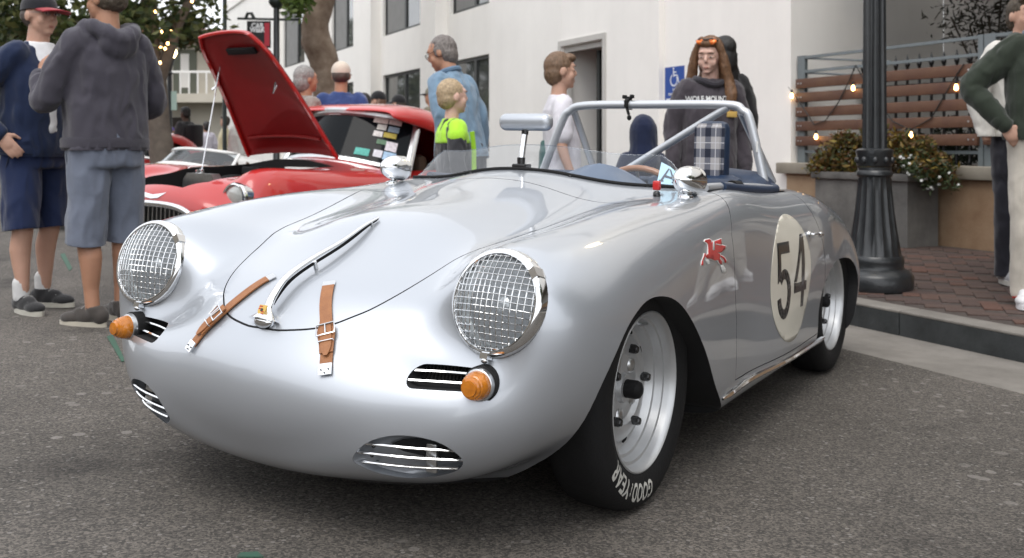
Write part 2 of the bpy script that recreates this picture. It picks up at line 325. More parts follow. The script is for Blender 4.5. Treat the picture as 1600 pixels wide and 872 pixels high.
def cutter(mb,m,name='cut'): return mb.obj(name,m,smooth=False)
YZ=Matrix(((0,0,1,0),(1,0,0,0),(0,1,0,0),(0,0,0,1)))        # prism local (x,y,z) -> car (z->x, x->y, y->z)
XZ=Matrix(((1,0,0,0),(0,0,1,0),(0,1,0,0),(0,0,0,1)))        # prism local (x,y,z) -> car (x, z->y, y->z)
def sm2(pts,n=6,closed=True): return [(p.x,p.y) for p in catmull([(a,b,0) for a,b in pts],n,closed)]
arch_f=[(-.30,.02)]+sm2([(-.30,.10),(-.345,.19),(-.388,.29),(-.385,.40),(-.325,.505),(-.235,.557),(-.13,.571),(0,.549),(.125,.485),(.262,.378),(.36,.268),(.45,.20),(.527,.155)],5,False)+[(.58,.02)]
arch_r=[(1.71,.02)]+sm2([(1.712,.15),(1.718,.228),(1.722,.333),(1.789,.432),(1.944,.497),(2.163,.503),(2.288,.466),(2.348,.382),(2.33,.281),(2.31,.15)],5,False)+[(2.30,.02)]
c=MB()
for s in (1,-1):
    for poly in (arch_f,arch_r): c.prism(poly,.40*s if s>0 else -1.1,1.1 if s>0 else -.40,YZ)
cu=cutter(c,M_['dark']); boolean(solid,cu,'DIFFERENCE'); bpy.data.objects.remove(cu)
# cockpit tub
front=[(x,.545+.55*x*x) for x in np.linspace(-.56,.56,15)]
rear=[(.585,.85),(.59,1.1),(.585,1.4),(.57,1.55),(.50,1.655),(.36,1.72),(.15,1.745),(0,1.75)]
cock=front+rear+[(-x,y) for x,y in rear[-2::-1]]
c=MB().prism(cock,.34,1.3); cu=cutter(c,M_['navy_trim']); boolean(solid,cu,'DIFFERENCE'); bpy.data.objects.remove(cu)
# grille openings
def rrect(x0,x1,z0,z1,r,n=5,skew=0):
    o=[]
    for cx,cz,a0 in ((x1-r,z1-r,0),(x0+r,z1-r,90),(x0+r,z0+r,180),(x1-r,z0+r,270)):
        for k in range(n+1):
            a=R_(a0+90*k/n); o.append((cx+r*math.cos(a),cz+r*math.sin(a)))
    return [(x,z+skew*(x-x0)) for x,z in o]
UG=rrect(.405,.572,.388,.434,.022,5,.02)
LG=sm2([(.300,.224),(.335,.262),(.385,.285),(.44,.292),(.495,.284),(.528,.262),(.537,.237),(.515,.212),(.47,.195),(.41,.183),(.35,.190),(.312,.207)],4)
c=MB()
for s in (1,-1):
    for poly,d in ((UG,.10),(LG,.10)):
        pl=[(x*s,z) for x,z in poly]; pv=[]
        k=len(pl); A=sum(pl[i][0]*pl[(i+1)%k][1]-pl[(i+1)%k][0]*pl[i][1] for i in range(k))
        front_=[(x,-.95,z) for x,z in pl]; back=[(x,sh.cast((x,-1.2,z),(0,1,0))[0].y+(.055 if d else 0),z) for x,z in pl]
        f=[tuple(range(k)),tuple(range(2*k-1,k-1,-1))]+[(i,k+i,k+(i+1)%k,(i+1)%k) for i in range(k)]
        if A<0: f=[q[::-1] for q in f]
        c.add(front_+back,f)
cu=cutter(c,M_['dark']); bm=bmesh.new(); bm.from_mesh(cu.data); bmesh.ops.recalc_face_normals(bm,faces=bm.faces); bm.to_mesh(cu.data); bm.free()
boolean(solid,cu,'DIFFERENCE'); bpy.data.objects.remove(cu)
def head_frame(s):
    yawn=R_(4)*s; el=R_(14); nrm=Vector((-math.sin(yawn)*math.cos(el),-math.cos(yawn)*math.cos(el),math.sin(el))); return basis(Vector((.571*s,-.552,.586))-nrm*.017,nrm)
c=MB()
for s in (1,-1): c.lathe([(.1225,-.030),(.1225,.25)],48,head_frame(s))
cu=cutter(c,M_['dark']); bm=bmesh.new(); bm.from_mesh(cu.data); bmesh.ops.recalc_face_normals(bm,faces=bm.faces); bm.to_mesh(cu.data); bm.free(); boolean(solid,cu,'DIFFERENCE'); bpy.data.objects.remove(cu)
# front lid and doors: each its own solid, with a real gap round it
half=[(0,-.664),(.05,-.662),(.109,-.649),(.15,-.634),(.18,-.617),(.21,-.593),(.243,-.562),(.27,-.522),(.292,-.473),(.311,-.409),(.328,-.339),(.354,-.266),(.377,-.185),(.395,-.09),(.417,.006),(.442,.107),(.472,.208),(.495,.275),(.50,.30),(.49,.318),(.44,.325),(.33,.338),(.2,.352),(0,.36)]
lid=[(p.x,p.y) for p in catmull([(x,y,0) for x,y in half],3)]; lid=lid+[(-x,y) for x,y in lid[-2:0:-1]]
def inset(poly,d):
    n=len(poly); A=sum(poly[i][0]*poly[(i+1)%n][1]-poly[(i+1)%n][0]*poly[i][1] for i in range(n)); sg=1 if A>0 else -1; o=[]
    for i in range(n):
        a=Vector(poly[i-1]);b=Vector(poly[(i+1)%n]);t=(b-a).normalized(); o.append((poly[i][0]-t.y*d*sg,poly[i][1]+t.x*d*sg))
    return o
door=[(.70,.90),(.688,.80),(.635,.735),(.605,.68),(.612,.60),(.625,.50),(.64,.41),(.628,.30),(.612,.232),(.70,.228),(1.0,.224),(1.4,.222),(1.70,.224),(1.765,.235),(1.785,.28),(1.79,.40),(1.735,.53),(1.66,.645),(1.605,.735),(1.60,.80),(1.60,.90)]
def lid_cut(d,zb): return MB().prism(inset(lid,d),zb,1.2)
def door_cut(s,d,xi): p=inset(door,d); return MB().prism(p,xi if s>0 else -1.1,1.1 if s>0 else -xi,YZ)
def take(name,cm,op):
    o=link(name,solid.data.copy(),None); cu=cutter(cm,M_['dark']); boolean(o,cu,op); bpy.data.objects.remove(cu); return o
lid_o=take('front_lid',lid_cut(.002,.30),'INTERSECT')
doors=[take('door',door_cut(s,.0018,.62),'INTERSECT') for s in (1,-1)]
c=lid_cut(-.0015,.28)
for s in (1,-1):
    q=door_cut(s,-.0015,.60); c.add(q.v,q.f)
cu=cutter(c,M_['dark']); boolean(solid,cu,'DIFFERENCE'); bpy.data.objects.remove(cu)
solid.name='body'
for o in (solid,lid_o,*doors):
    sh.fix_normals(o.data); o.data.name=o.name; o.parent=car
# ---- helpers on the surface
def on(p,off=0): q,n=sh.near(p); return q+n*off
def strip(pts,w,th,off,n_up=None):            # flat ribbon lying on the body along pts
    pts=[Vector(p) for p in pts]; mb=MB(); m=len(pts); L=[];
    for i,p in enumerate(pts):
        q,n=sh.near(p); t=(pts[min(i+1,m-1)]-pts[max(i-1,0)]).normalized(); side=t.cross(n).normalized(); ww=w[i] if isinstance(w,(list,tuple)) else w
        for sx,zz in ((-1,off),(1,off),(1,off+th),(-1,off+th)): L.append(q+side*sx*ww/2+n*zz)
    f=[]
    for i in range(m-1):
        for j in range(4): f.append((i*4+j,i*4+(j+1)%4,(i+1)*4+(j+1)%4,(i+1)*4+j))
    f.append((3,2,1,0)); f.append(tuple((m-1)*4+j for j in range(4))); mb.add(L,f); return mb
def side_proj(y,z,off,s=1): q,n=sh.cast((1.4*s,y,z),(-s,0,0)); return q+n*off
def decal(polys,off,s=1,flip=False):          # polygons in (y,z) laid on the flank, finely cut so that they follow it
    bm=bmesh.new()
    for poly in polys:
        vs=[bm.verts.new((y,z,0)) for y,z in poly]; bm.faces.new(vs)
    bmesh.ops.triangulate(bm,faces=bm.faces[:])
    ys=[v.co.x for v in bm.verts]; zs=[v.co.y for v in bm.verts]
    for a0,a1,nrm in ((min(ys),max(ys),(1,0,0)),(min(zs),max(zs),(0,1,0))):
        k=a0+.02
        while k<a1:
            bmesh.ops.bisect_plane(bm,geom=bm.verts[:]+bm.edges[:]+bm.faces[:],plane_co=Vector(nrm)*k,plane_no=nrm); k+=.02
    nn={}
    for v in bm.verts:
        q,n=sh.cast((1.4*s,v.co.x,v.co.y),(-s,0,0)); v.co=q+n*off; nn[v.index]=n
    for f in bm.faces:
        f.normal_update()
        if f.normal.x*s<0: f.normal_flip()
    ret=bmesh.ops.extrude_face_region(bm,geom=bm.faces[:]); top=[g for g in ret['geom'] if isinstance(g,bmesh.types.BMVert)]
    mb=MB(); 
    for v in top: v.co=v.co+sh.normal_at(v.co)*.0006
    mb.bm(bm); return mb
# ---- number roundel, number, emblem
M_['roundel']=mat('cream_vinyl',(.74,.70,.60),.28,coat=.5,noise_amt=.04,noise_scale=6)
M_['ink']=mat('black_vinyl',(.012,.012,.012),.3,coat=.4)
M_['red_vinyl']=mat('red_vinyl',(.55,.02,.02),.35,coat=.4)
cy,cz,rr=1.255,.492,.232
ell_=[(cy+(rr+.018)*math.cos(2*math.pi*k/56),cz+rr*math.sin(2*math.pi*k/56)) for k in range(56)]
def num5():
    o=[(0,1),(.62,1),(.62,.86),(.17,.86),(.15,.60)]
    arc=lambda cx,c_z,rx,rz,a0,a1,n:[(cx+rx*math.cos(R_(a0+(a1-a0)*k/n)),c_z+rz*math.sin(R_(a0+(a1-a0)*k/n))) for k in range(n+1)]
    outer=[(.2,.635)]+arc(.33,.325,.34,.325,95,-180,16)+[(-.01,.27)]
    inner=[(.155,.27)]+arc(.33,.325,.175,.19,180,450-10,16)[0:0]+arc(.33,.325,.175,.19,190,460,14)
    return o,outer,inner
h5=.272; w5=.155
def place(poly,y0,z0): return [(y0+x*w5/.66,z0+z*h5) for x,z in poly]
five=[place([(.02,1),(.62,1),(.62,.85),(.18,.85),(.18,.60),(.02,.47)],1.075,cz-h5/2)]
outer=[(.33+.33*math.cos(R_(a)),.32+.33*math.sin(R_(a))) for a in np.linspace(140,-170,18)]
inner=[(.33+.16*math.cos(R_(a)),.32+.20*math.sin(R_(a))) for a in np.linspace(140,-170,18)]
for k in range(17): five.append(place([outer[k],outer[k+1],inner[k+1],inner[k]],1.075,cz-h5/2))
five.append(place([(.02,.47),(.18,.60),(.20,.53),(.08,.50)],1.075,cz-h5/2))
four=[place(p,1.275,cz-h5/2+.018) for p in ([(.40,0),(.57,0),(.57,1),(.40,1)],[(-.02,.22),(.40,.22),(.40,.35),(.10,.35),(-.02,.37)],[(.57,.22),(.70,.22),(.70,.35),(.57,.35)],[(-.02,.37),(.13,.37),(.40,.80),(.40,1.0)])]
dl=doors[0]
ro=decal([ell_],.0009).obj('roundel',M_['roundel'],dl,angle=0); 
nm=decal(five,.0021).obj('digit',M_['ink'],dl,angle=0); nm2=decal(four,.0021).obj('digit',M_['ink'],dl,angle=0)
def pegpts(px): # zoomed crop pixels -> (y,z)
    return [(.399+(x/8.72+1080-1118)*.0080+(y/8.72+350-397)*-.0011,.636-(x/8.72+1080-1118)*.0004-(y/8.72+350-397)*.00165) for x,y in px]
P_body=[(222,215),(232,196),(270,186),(288,205),(282,240),(296,225),(330,215),(392,185),(402,262),(390,278),(452,298),(440,345),(402,392),(352,385),(388,410),(398,450),(390,478),(420,520),(430,575),(400,560),(372,500),(335,500),(290,470),(245,462),(228,430),(240,405),(258,398),(258,330),(256,260),(238,232)]
P_legs=[[(218,385),(232,395),(225,430),(205,490),(208,548),(188,552),(192,500),(210,430)],[(238,465),(258,470),(270,505),(276,538),(262,540),(244,505)],[(430,565),(445,600),(470,640),(478,700),(458,705),(438,640),(418,575)],[(400,430),(440,460),(472,515),(474,552),(455,550),(445,505),(405,460)]]
def grow(poly,d):
    cx=sum(p[0] for p in poly)/len(poly);cy_=sum(p[1] for p in poly)/len(poly); return [(p[0]+d*(1 if p[0]>cx else -1),p[1]+d*(1 if p[1]>cy_ else -1)) for p in poly]
def grow2(poly,d): return inset(poly,-d)
pe=decal([pegpts(grow2(P_body,13))]+[pegpts(grow2(l,9)) for l in P_legs],.0009).obj('winged_horse_emblem',M_['white_trim'],solid,angle=0)
decal([pegpts(P_body)]+[pegpts(l) for l in (P_legs[0],P_legs[3])],.0021).obj('winged_horse',M_['red_vinyl'],pe if False else solid,angle=0)
decal([pegpts([(300,222),(318,216),(322,345),(302,350)]),pegpts([(330,255),(392,275),(386,283),(332,268)])],.0031).obj('wing_line',M_['white_trim'],solid,angle=0)
# ---- sill trim, door handle, rocker
pts=[side_proj(y,.205-.012*(y-.47),0) for y in np.linspace(.455,1.86,24)]
mb=MB(); mb.tube([p+Vector((.004,0,0)) for p in pts],[.004]+[.0105]*22+[.004],8); mb.obj('sill_trim',M_['chrome'],car)
pts=[Vector((-p.x-.004,p.y,p.z)) for p in pts]; MB().tube(pts,.0105,8).obj('sill_trim',M_['chrome'],car)
for s,d in ((1,doors[0]),(-1,doors[1])):
    mb=MB(); p=side_proj(1.50,.640,0,s); q=side_proj(1.60,.634,0,s); off=Vector((s*.028,0,0)); mb.tube([p,p+off*.7,p+off+(q-p)*.2,q+off-(q-p)*.15,q+off*.8],.006,8); mb.ell(q+off*.6,(.011,.011,.011)); mb.ell(p,(.012,.015,.012)); mb.obj('door_handle',M_['chrome'],d)
# ---- headlights
M_['lens_glass']=glass_mat('headlight_glass',(.95,.97,.97),.40,.05)
M_['reflector']=mat('reflector',(.66,.68,.68),.35,1,bump=.5,bump_scale=45)
def headlight(s):
    M=head_frame(s)
    r0=MB().lathe([(.100,-.060),(.122,-.055),(.1225,-.03),(.1215,-.004),(.117,.004),(.111,.0065),(.106,.002),(.104,-.012)],56,M,close=True).obj('headlight',M_['chrome'],car)
    MB().lathe([(.118,-.066),(.1275,-.062),(.127,-.050),(.120,-.048)],56,M,close=True).obj('gasket',M_['black'],r0)
    MB().lathe([(.105,-.005),(.098,-.022),(.08,-.042),(.05,-.055),(.02,-.06),(0,-.061)],48,M,close=True).obj('reflector',M_['reflector'],r0)
    MB().lathe([(.022,-.058),(.020,-.032),(.012,-.026),(0,-.025)],20,M,close=True).obj('bulb_shield',M_['chrome'],r0)
    # ribbed glass
    mb=MB(); V=[];F_=[]; nr,na=14,96
    for i in range(nr+1):
        r=.104*i/nr
        for j in range(na):
            a=2*math.pi*j/na; x,y=r*math.cos(a),r*math.sin(a); V.append(M@Vector((x,y,.016*(1-(r/.104)**2)-.004+.0012*math.sin(x*420)*(1 if abs(y)<.08 else 0))))
    for i in range(nr):
        for j in range(na): F_.append((i*na+j,(i+1)*na+j,(i+1)*na+(j+1)%na,i*na+(j+1)%na))
    mb.add(V,F_).obj('lens',M_['lens_glass'],r0,angle=0)
    mb=MB(); dome=lambda x,y:.030*(1-(x*x+y*y)/.109**2)+.004
    for k in range(-7,8):
        c_=k*.0145; L=math.sqrt(max(0,.109**2-c_*c_))
        if L<.02: continue
        wob=lambda t:.0003*math.sin(t*60+k)
        mb.tube([M@Vector((c_+wob(t),t,dome(c_,t))) for t in np.linspace(-L,L,13)],.00125,5,False)
        mb.tube([M@Vector((t,c_+wob(t),dome(t,c_)+.0006*(1 if (int(round(t*60))%2) else -1))) for t in np.linspace(-L,L,13)],.00125,5,False)
    mb.tube([M@Vector((.109*math.cos(a),.109*math.sin(a),.006)) for a in np.linspace(0,2*math.pi,49)],.0022,6,False)
    mb.obj('wire_guard',M_['chrome'],r0)
    mb=MB()
    mb.box(-.010,.010,-.126,-.113,-.01,.010); mb.ell((0,-.129,.004),(.009,.007,.007))
    k=mb.mesh('clip'); k.transform(M); link('clip',k,r0,M_['chrome'])
    mb=MB(); mb.box(-.012,.012,.108,.124,-.03,.009); k=mb.mesh('clip'); k.transform(M@Matrix.Rotation(R_(-52 if s>0 else -52),4,'Z')); link('clip',k,r0,M_['chrome'])
for s in (1,-1): headlight(s)
# ---- turn signals
def signal(s):
    org=on((.572*s,-.585,.411),0); nrm=Vector((.10*s,-1,.02)).normalized(); M=basis(org-nrm*.004,nrm)
    b_=MB().lathe([(.040,-.03),(.040,.010),(.037,.012)],36,M).obj('turn_signal',M_['black'],car)
    MB().lathe([(.0365,-.02),(.0365,.013),(.0345,.022),(.031,.024),(.028,.016)],36,M,close=True).obj('base_ring',M_['alu'],b_)
    prof=[(.0325,.018)]; 
    for k in range(6):
        r=.0325*math.sqrt(1-(k/6.2)**1.7); h=.022+k*.0075; prof+=[(r,h),(r-.0012,h+.0055)]
    prof+=[(.006,.066),(0,.067)]
    MB().lathe(prof,36,M,close=True).obj('lens',M_['amber'],b_)
for s in (1,-1): signal(s)
# ---- grilles
M_['dish']=mat('silver_dish',(.42,.44,.47),.42,.7)
def ystrip(s,pts,dz,depth,th=.010):            # a slat that follows the nose, standing `depth` behind it
    L=[];F_=[]
    for x,z in pts:
        q=sh.cast((x*s,-1.2,z),(0,1,0))[0]; y=q.y+depth
        L+=[(x*s,y,z-dz),(x*s,y-.0025,z),(x*s,y,z+dz),(x*s,y+th,z+dz*.6),(x*s,y+th,z-dz*.6)]
    m=len(pts)
    for i in range(m-1):
        for j in range(5): F_.append((i*5+j,i*5+(j+1)%5,(i+1)*5+(j+1)%5,(i+1)*5+j))
    F_+= [(4,3,2,1,0),tuple((m-1)*5+j for j in range(5))]
    return MB().add(L,F_ if s>0 else [q[::-1] for q in F_])
for s in (1,-1):
    u=MB()
    for x in np.linspace(.412,.565,20): 
        q=sh.cast((x*s,-1.2,.412),(0,1,0))[0]; u.box(x*s-.0008,x*s+.0008,q.y+.040,q.y+.048,.391,.431)
    g=u.obj('upper_grille',M_['black'],car)
    for z in (.420,.402): ystrip(s,[(x,z+.02*(x-.405)) for x in np.linspace(.406,.572,12)],.0033,.008).obj('slat',M_['chrome'],g)
    # lower grille: a dished surround with a dark duct and three slats
    lp=[(x,z) for x,z in LG]; cx=sum(p[0] for p in lp)/len(lp); czz=sum(p[1] for p in lp)/len(lp); V=[];F_=[]; n=len(lp)
    for k,(sc,dep) in enumerate(((1.0,.001),(.985,.010),(.93,.028),(.80,.040),(.5,.046))):
        for x,z in lp:
            xx=cx+(x-cx)*sc; zz=czz+(z-czz)*sc; 
            if sc<.9: xx+=.012
            q=sh.cast((xx*s,-1.2,zz),(0,1,0))[0]; V.append((xx*s,q.y+dep,zz))
    for k in range(4):
        for i in range(n): F_.append((k*n+i,k*n+(i+1)%n,(k+1)*n+(i+1)%n,(k+1)*n+i))
    V2=[v for v in V]; F_.append(tuple(4*n+i for i in range(n)))
    if s<0: F_=[q[::-1] for q in F_]
    gl=MB().add(V2,[q[::-1] for q in F_]).obj('lower_grille',M_['dish'],car)
    du=[(.372,.258),(.40,.272),(.45,.279),(.49,.270),(.513,.255),(.518,.240),(.50,.232),(.45,.236),(.40,.245)]
    V=[];k=len(du)
    for x,z in du: q=sh.cast((x*s,-1.2,z),(0,1,0))[0]; V.append((x*s,q.y+.036,z))
    V+=[(v[0],v[1]+.02,v[2]) for v in V]; MB().add(V,[tuple(range(k)),tuple(range(2*k-1,k-1,-1))]+[(i,(i+1)%k,k+(i+1)%k,k+i) for i in range(k)]).obj('duct',M_['dark'],gl,smooth=False)
    lb=MB(); q=sh.cast((.47*s,-1.2,.24),(0,1,0))[0]; lb.box(.462*s-.012,.462*s+.016,q.y+.022,q.y+.034,.205,.268,.003); lb.obj('driving_lamp',M_['alu'],gl)
    for z,x0,x1 in ((.263,.325,.524),(.240,.303,.536),(.217,.318,.518)): ystrip(s,[(x,z+.004*(x-.4)) for x in np.linspace(x0,x1,12)],.0028,.005,.012).obj('slat',M_['white_trim'] if False else M_['chrome'],gl)
    bl=MB()
    for x,z in ((.338,.252),(.330,.229),(.338,.212)): q=sh.cast((x*s,-1.2,z),(0,1,0))[0]; bl.ell((x*s,q.y+.026,z),(.005,.005,.005),seg=10,rings=6)
    bl.obj('bolts',M_['gloss_black'],gl)
# ---- hood handle
cl=[(0,-.664,.498),(0,-.650,.520),(0,-.625,.548),(0,-.58,.590),(0,-.50,.646),(0,-.40,.697),(0,-.31,.731),(0,-.245,.748)]
cl=[on(p,o) for p,o in zip(cl,(.010,.018,.028,.032,.030,.024,.017,.008))]
cl=catmull(cl,5); k=len(cl); wr=[]
for i in range(k):
    t=i/(k-1); wr.append(.030*max(0,1-t/.15)**1.1+.0105*(1-t)+.0042)
mb=MB(); mb.tube(cl,wr,14,flat=.62,up=(0,0,1)); 
mb.tube([on((0,-.50,.65),-.01),on((0,-.50,.65),.02)],.006,8); mb.tube([on((0,-.27,.72),-.01),on((0,-.27,.72),.012)],.005,8)
mb.ell(on((0,-.655,.49),.006),(.030,.020,.017))
hh=mb.obj('hood_handle',M_['chrome'],lid_o)
MB().tube([on((c_.x,c_.y,c_.z),.004).lerp(c_,.45) for c_ in cl[8:]],[.0042]*(len(cl)-9)+[.002],8).obj('handle_gap_shade',M_['black'],hh)  # dark strip standing in for the shadowed gap under the handle
n0=sh.near((0,-.655,.495))[1]; Mc=basis(on((0,-.652,.505),.030),(n0+Vector((0,-.5,0))).normalized())
M_['gold']=mat('gold_enamel',(.65,.42,.12),.3,.9); M_['red_enamel']=mat('red_enamel',(.45,.02,.02),.3)
sd=[(-.012,.014),(.012,.014),(.012,-.002),(.007,-.010),(0,-.015),(-.007,-.010),(-.012,-.002)]
cr=MB().prism(sd,0,.003,Mc).obj('crest_badge',M_['gold'],hh,smooth=False)
q=MB()
for y in (.010,.004): q.box(-.011,-.001,y-.0015,y+.0015,.003,.0036)
for y in (-.003,-.008): q.box(.001,.009,y-.0012,y+.0012,.003,.0036)
k=q.mesh('crest_stripe',False); k.transform(Mc); link('crest_stripe',k,hh,M_['red_enamel'])
q=MB(); q.box(-.003,.003,-.002,.005,.0035,.0045); k=q.mesh('crest_centre',False); k.transform(Mc); link('crest_centre',k,hh,M_['ink'])
# ---- leather straps
for s in (1,-1):
    A=Vector((.092*s,-.536,.588)); mid=[(.131*s,-.592,.546),(.166*s,-.631,.508),(.199*s,-.662,.458)]; B=Vector((.222*s,-.686,.397))
    path=catmull([A]+[Vector(p) for p in mid]+[B],8); path=[on(p) for p in path]; k=len(path)
    st=strip(path[2:-2],.030,.0035,.003).obj('hood_strap',M_['leather'],car,angle=30)
    strip(path[17:27],[.034,.040,.043,.043,.041,.038,.036,.035,.034,.032],.0035,.007).obj('strap_pad',M_['leather'],st,angle=30)
    strip(path[16:28],[.027]*8+[.026,.023,.017,.008],.0035,.0112).obj('strap_tongue',M_['leather'],st,angle=30)
    strip(path[:3],.032,.002,.003).obj('strap_clip',M_['alu'],st); 
    ep=strip(path[-4:],.031,.003,.0068).obj('end_plate',M_['chrome'],st)
    rv=MB()
    q,n=sh.near(path[-2]); t=(path[-1]-path[-3]).normalized(); sd_=t.cross(n)
    for a,b_ in ((-.009,-.003),(.009,-.003),(0,.005)): rv.ell(q+sd_*a+t*b_+n*.011,(.0022,.0022,.0016),seg=8,rings=6)
    rv.obj('rivets',M_['gloss_black'],st)
    for idx,wd,hl in ((19,.043,.014),(23,.034,.003)):
        q,n=sh.near(path[idx]); t=(path[idx+1]-path[idx-1]).normalized(); sd_=t.cross(n); b=MB(); o_=q+n*.0165
        ring=[o_+sd_*x+t*y for x,y in ((-wd/2,-hl),(wd/2,-hl),(wd/2,hl),(-wd/2,hl))]
        if hl>.01:
            b.tube(ring+[ring[0]],.0021,6); b.tube([o_-t*hl,o_+t*hl*.9+n*.002],.0018,6); b.obj('buckle',M_['chrome'],st)
        else: b.tube([ring[0]-n*.008,ring[0],ring[1],ring[1]-n*.008],.0017,6); b.obj('keeper_loop',M_['chrome'],st)
# ---- racing windscreen with its rubber seal
base=[]
for x in np.linspace(-.56,.56,33): y=.515+.55*x*x; base.append(on((x,y,.86-.13*abs(x)),.004))
mb=MB().tube(base,.006,8); 
seal=mb.obj('screen_seal',M_['black'],car)
M_['plexi']=glass_mat('tinted_plexiglass',(.90,.93,.96),.035,.01)
V=[];F_=[];nb=len(base)
def top_pt(i):
    x=base[i].x; t=abs(x)/.56; fall=1-max(0,(t-.80)/.20)**1.5
    return Vector((x*(.97),base[i].y+.075*fall+.012,base[i].z+(.080+.030*t*t)*fall+.003))
for i in range(nb):
    a=base[i]; b_=top_pt(i)
    for k in range(7): q=a.lerp(b_,k/6); V.append(q)
for i in range(nb-1):
    for k in range(6): F_.append((i*7+k,i*7+k+1,(i+1)*7+k+1,(i+1)*7+k))
ws=MB().add(V,F_).obj('windscreen',M_['plexi'],car,angle=0)
MB().tube([top_pt(i)+Vector((0,0,.001)) for i in range(nb)],.0016,6).obj('screen_edge',glass_mat('plexi_edge',(.85,.88,.92),.12),ws)
sc_=MB()
for x in (-.44,-.2,.2,.44): q,n=sh.near((x,.50+.55*x*x,.86)); sc_.lathe([(.007,0),(.006,.004),(0,.005)],10,basis(q,n))
sc_.obj('screen_bolts',M_['gloss_black'],ws)
M_['pale_blue']=mat('pale_blue_sticker',(.45,.66,.80),.5); M_['grey_ink']=mat('grey_ink',(.10,.11,.14),.5)
i0=29; 
def sp(u,v):                                   # point on the screen, u along the base index, v upward
    i=int(u);f=u-i; a=base[i].lerp(base[min(i+1,nb-1)],f); b_=top_pt(i).lerp(top_pt(min(i+1,nb-1)),f); return a.lerp(b_,v)
def on_screen(pts,off):
    o=[]
    for u,v in pts:
        e1=sp(u+.3,v)-sp(u-.3,v); e2=sp(u,v+.05)-sp(u,v-.05); n=e1.cross(e2).normalized(); n=n if n.y<0 else -n; o.append(sp(u,v)+n*off)
    return o
mb=MB()
g=[(u,v) for v in np.linspace(.06,.78,4) for u in np.linspace(29.1,30.85,5)]
mb.add(on_screen(g,.0035),[(r*5+k,r*5+k+1,(r+1)*5+k+1,(r+1)*5+k) for r in range(3) for k in range(4)])
stk=mb.obj('screen_sticker',M_['pale_blue'],ws,angle=0)
mb=MB()
for pl in ([(28.35,.25),(28.6,.25),(29.12,.85),(28.98,.85)],[(29.7,.25),(29.95,.25),(29.28,.85),(29.12,.85)],[(28.7,.42),(29.6,.42),(29.52,.52),(28.78,.52)],[(28.25,.22),(28.72,.22),(28.72,.27),(28.25,.27)],[(29.55,.22),(30.05,.22),(30.05,.27),(29.55,.27)]):
    pl=[(29.1+(u-28.1)*.83,.06+(v-.12)*.84) for u,v in pl]
    mb.add(on_screen(pl,.0052),[(0,1,2,3)])
mb.obj('letter_a',M_['grey_ink'],ws,angle=0)
# ---- mirrors
def bullet(org,ax,name):
    M=basis(org,ax); prof=[(.0,.072),(.008,.070),(.020,.062),(.032,.047),(.041,.028),(.0455,.006),(.0465,-.014),(.045,-.026)]
    foot,n=sh.near((org.x,org.y-.02,org.z-.06))
    mb=MB().lathe(prof+[(.0465,-.030),(.0465,-.038),(.044,-.040)],36,M)
    mb.tube([foot-n*.004,foot+n*.012+Vector((0,.012,0)),org-Vector((0,0,.03))],[.012,.008,.012],10); mb.lathe([(.024,-.002),(.022,.005),(.010,.010),(0,.011)],20,basis(foot,n))
    o=mb.obj(name,M_['chrome'],car); MB().lathe([(.042,-.0405),(.042,-.0415)],32,M).obj('mirror_glass',M_['alu'],o); return o
bullet(Vector((.600,.552,.847)),Vector((-.10,-1,.05)),'wing_mirror'); bullet(Vector((-.548,.545,.855)),Vector((-.10,-1,.05)),'wing_mirror')
org=Vector((.004,.555,1.028)); bm=bmesh.new(); bmesh.ops.create_cube(bm,size=1)
for v in bm.verts: v.co=(v.co.x*.205,v.co.y*.055,v.co.z*.060)
bmesh.ops.bevel(bm,geom=bm.edges[:],offset=.026,segments=5,affect='EDGES',profile=.5)
mb=MB().bm(bm,Matrix.Translation(org)); im=mb.obj('interior_mirror',M_['silver'],car)
q,n=sh.near((.0,.535,.87)); mb=MB().tube([q+Vector((0,0,.03)),Vector((.002,.553,.992))],.0105,12); mb.obj('mirror_stem',M_['chrome'],im)
mb=MB().box(q.x-.026,q.x+.026,q.y-.02,q.y+.028,q.z-.004,q.z+.018,.004); mb.tube([q+Vector((0,0,.01)),q+Vector((0,.0,.04))],.014,10); mb.tube([Vector((.002,.553,.985)),Vector((.002,.553,1.0))],.012,10); mb.obj('mirror_base',M_['gloss_black'],im)
q,n=sh.near((.522,.487,.795)); mb=MB().lathe([(.012,0),(.011,.012),(.007,.016)],12,basis(q,n)); ts=mb.obj('cutoff_switch',M_['gloss_black'],car); MB().box(q.x-.012,q.x+.012,q.y-.010,q.y+.008,q.z+.018,q.z+.048,.005).obj('switch_key',M_['red_vinyl'],ts)
# ---- roll bar
M_['bar']=mat('silver_bar_paint',(.56,.58,.61),.38,.5,coat=.4)
hoop=[(-.53,1.60,.60),(-.525,1.60,.80),(-.415,1.60,1.075),(-.375,1.60,1.125),(-.30,1.60,1.150),(.0,1.60,1.153),(.36,1.60,1.150),(.43,1.60,1.125),(.465,1.60,1.075),(.535,1.60,.80),(.54,1.60,.60)]
dense=[]
for i,p in enumerate(hoop): dense.append(Vector(p))
rb=MB().tube([Vector(hoop[0]),Vector(hoop[1])]+catmull(hoop[1:10],6)[1:-1]+[Vector(hoop[9]),Vector(hoop[10])],.0185,14).obj('roll_bar',M_['bar'],car)
for a,b_,nme in (((.365,1.60,1.14),(-.36,1.60,.70),'diagonal_brace'),((-.36,1.61,1.13),(-.44,2.02,.83),'rear_brace'),((.42,1.61,1.12),(.44,2.02,.83),'rear_brace')):
    MB().tube([a,b_],.0165,12).obj(nme,M_['bar'],rb)
MB().tube([(.57,1.60,.808),(.585,1.3,.818),(.60,.90,.825),(.60,.70,.822)],.0145,12).obj('side_bar',M_['bar'],rb)
MB().tube([(.59,1.08,.823),(.597,.98,.825)],.021,12).obj('bar_clamp',M_['black'],rb)
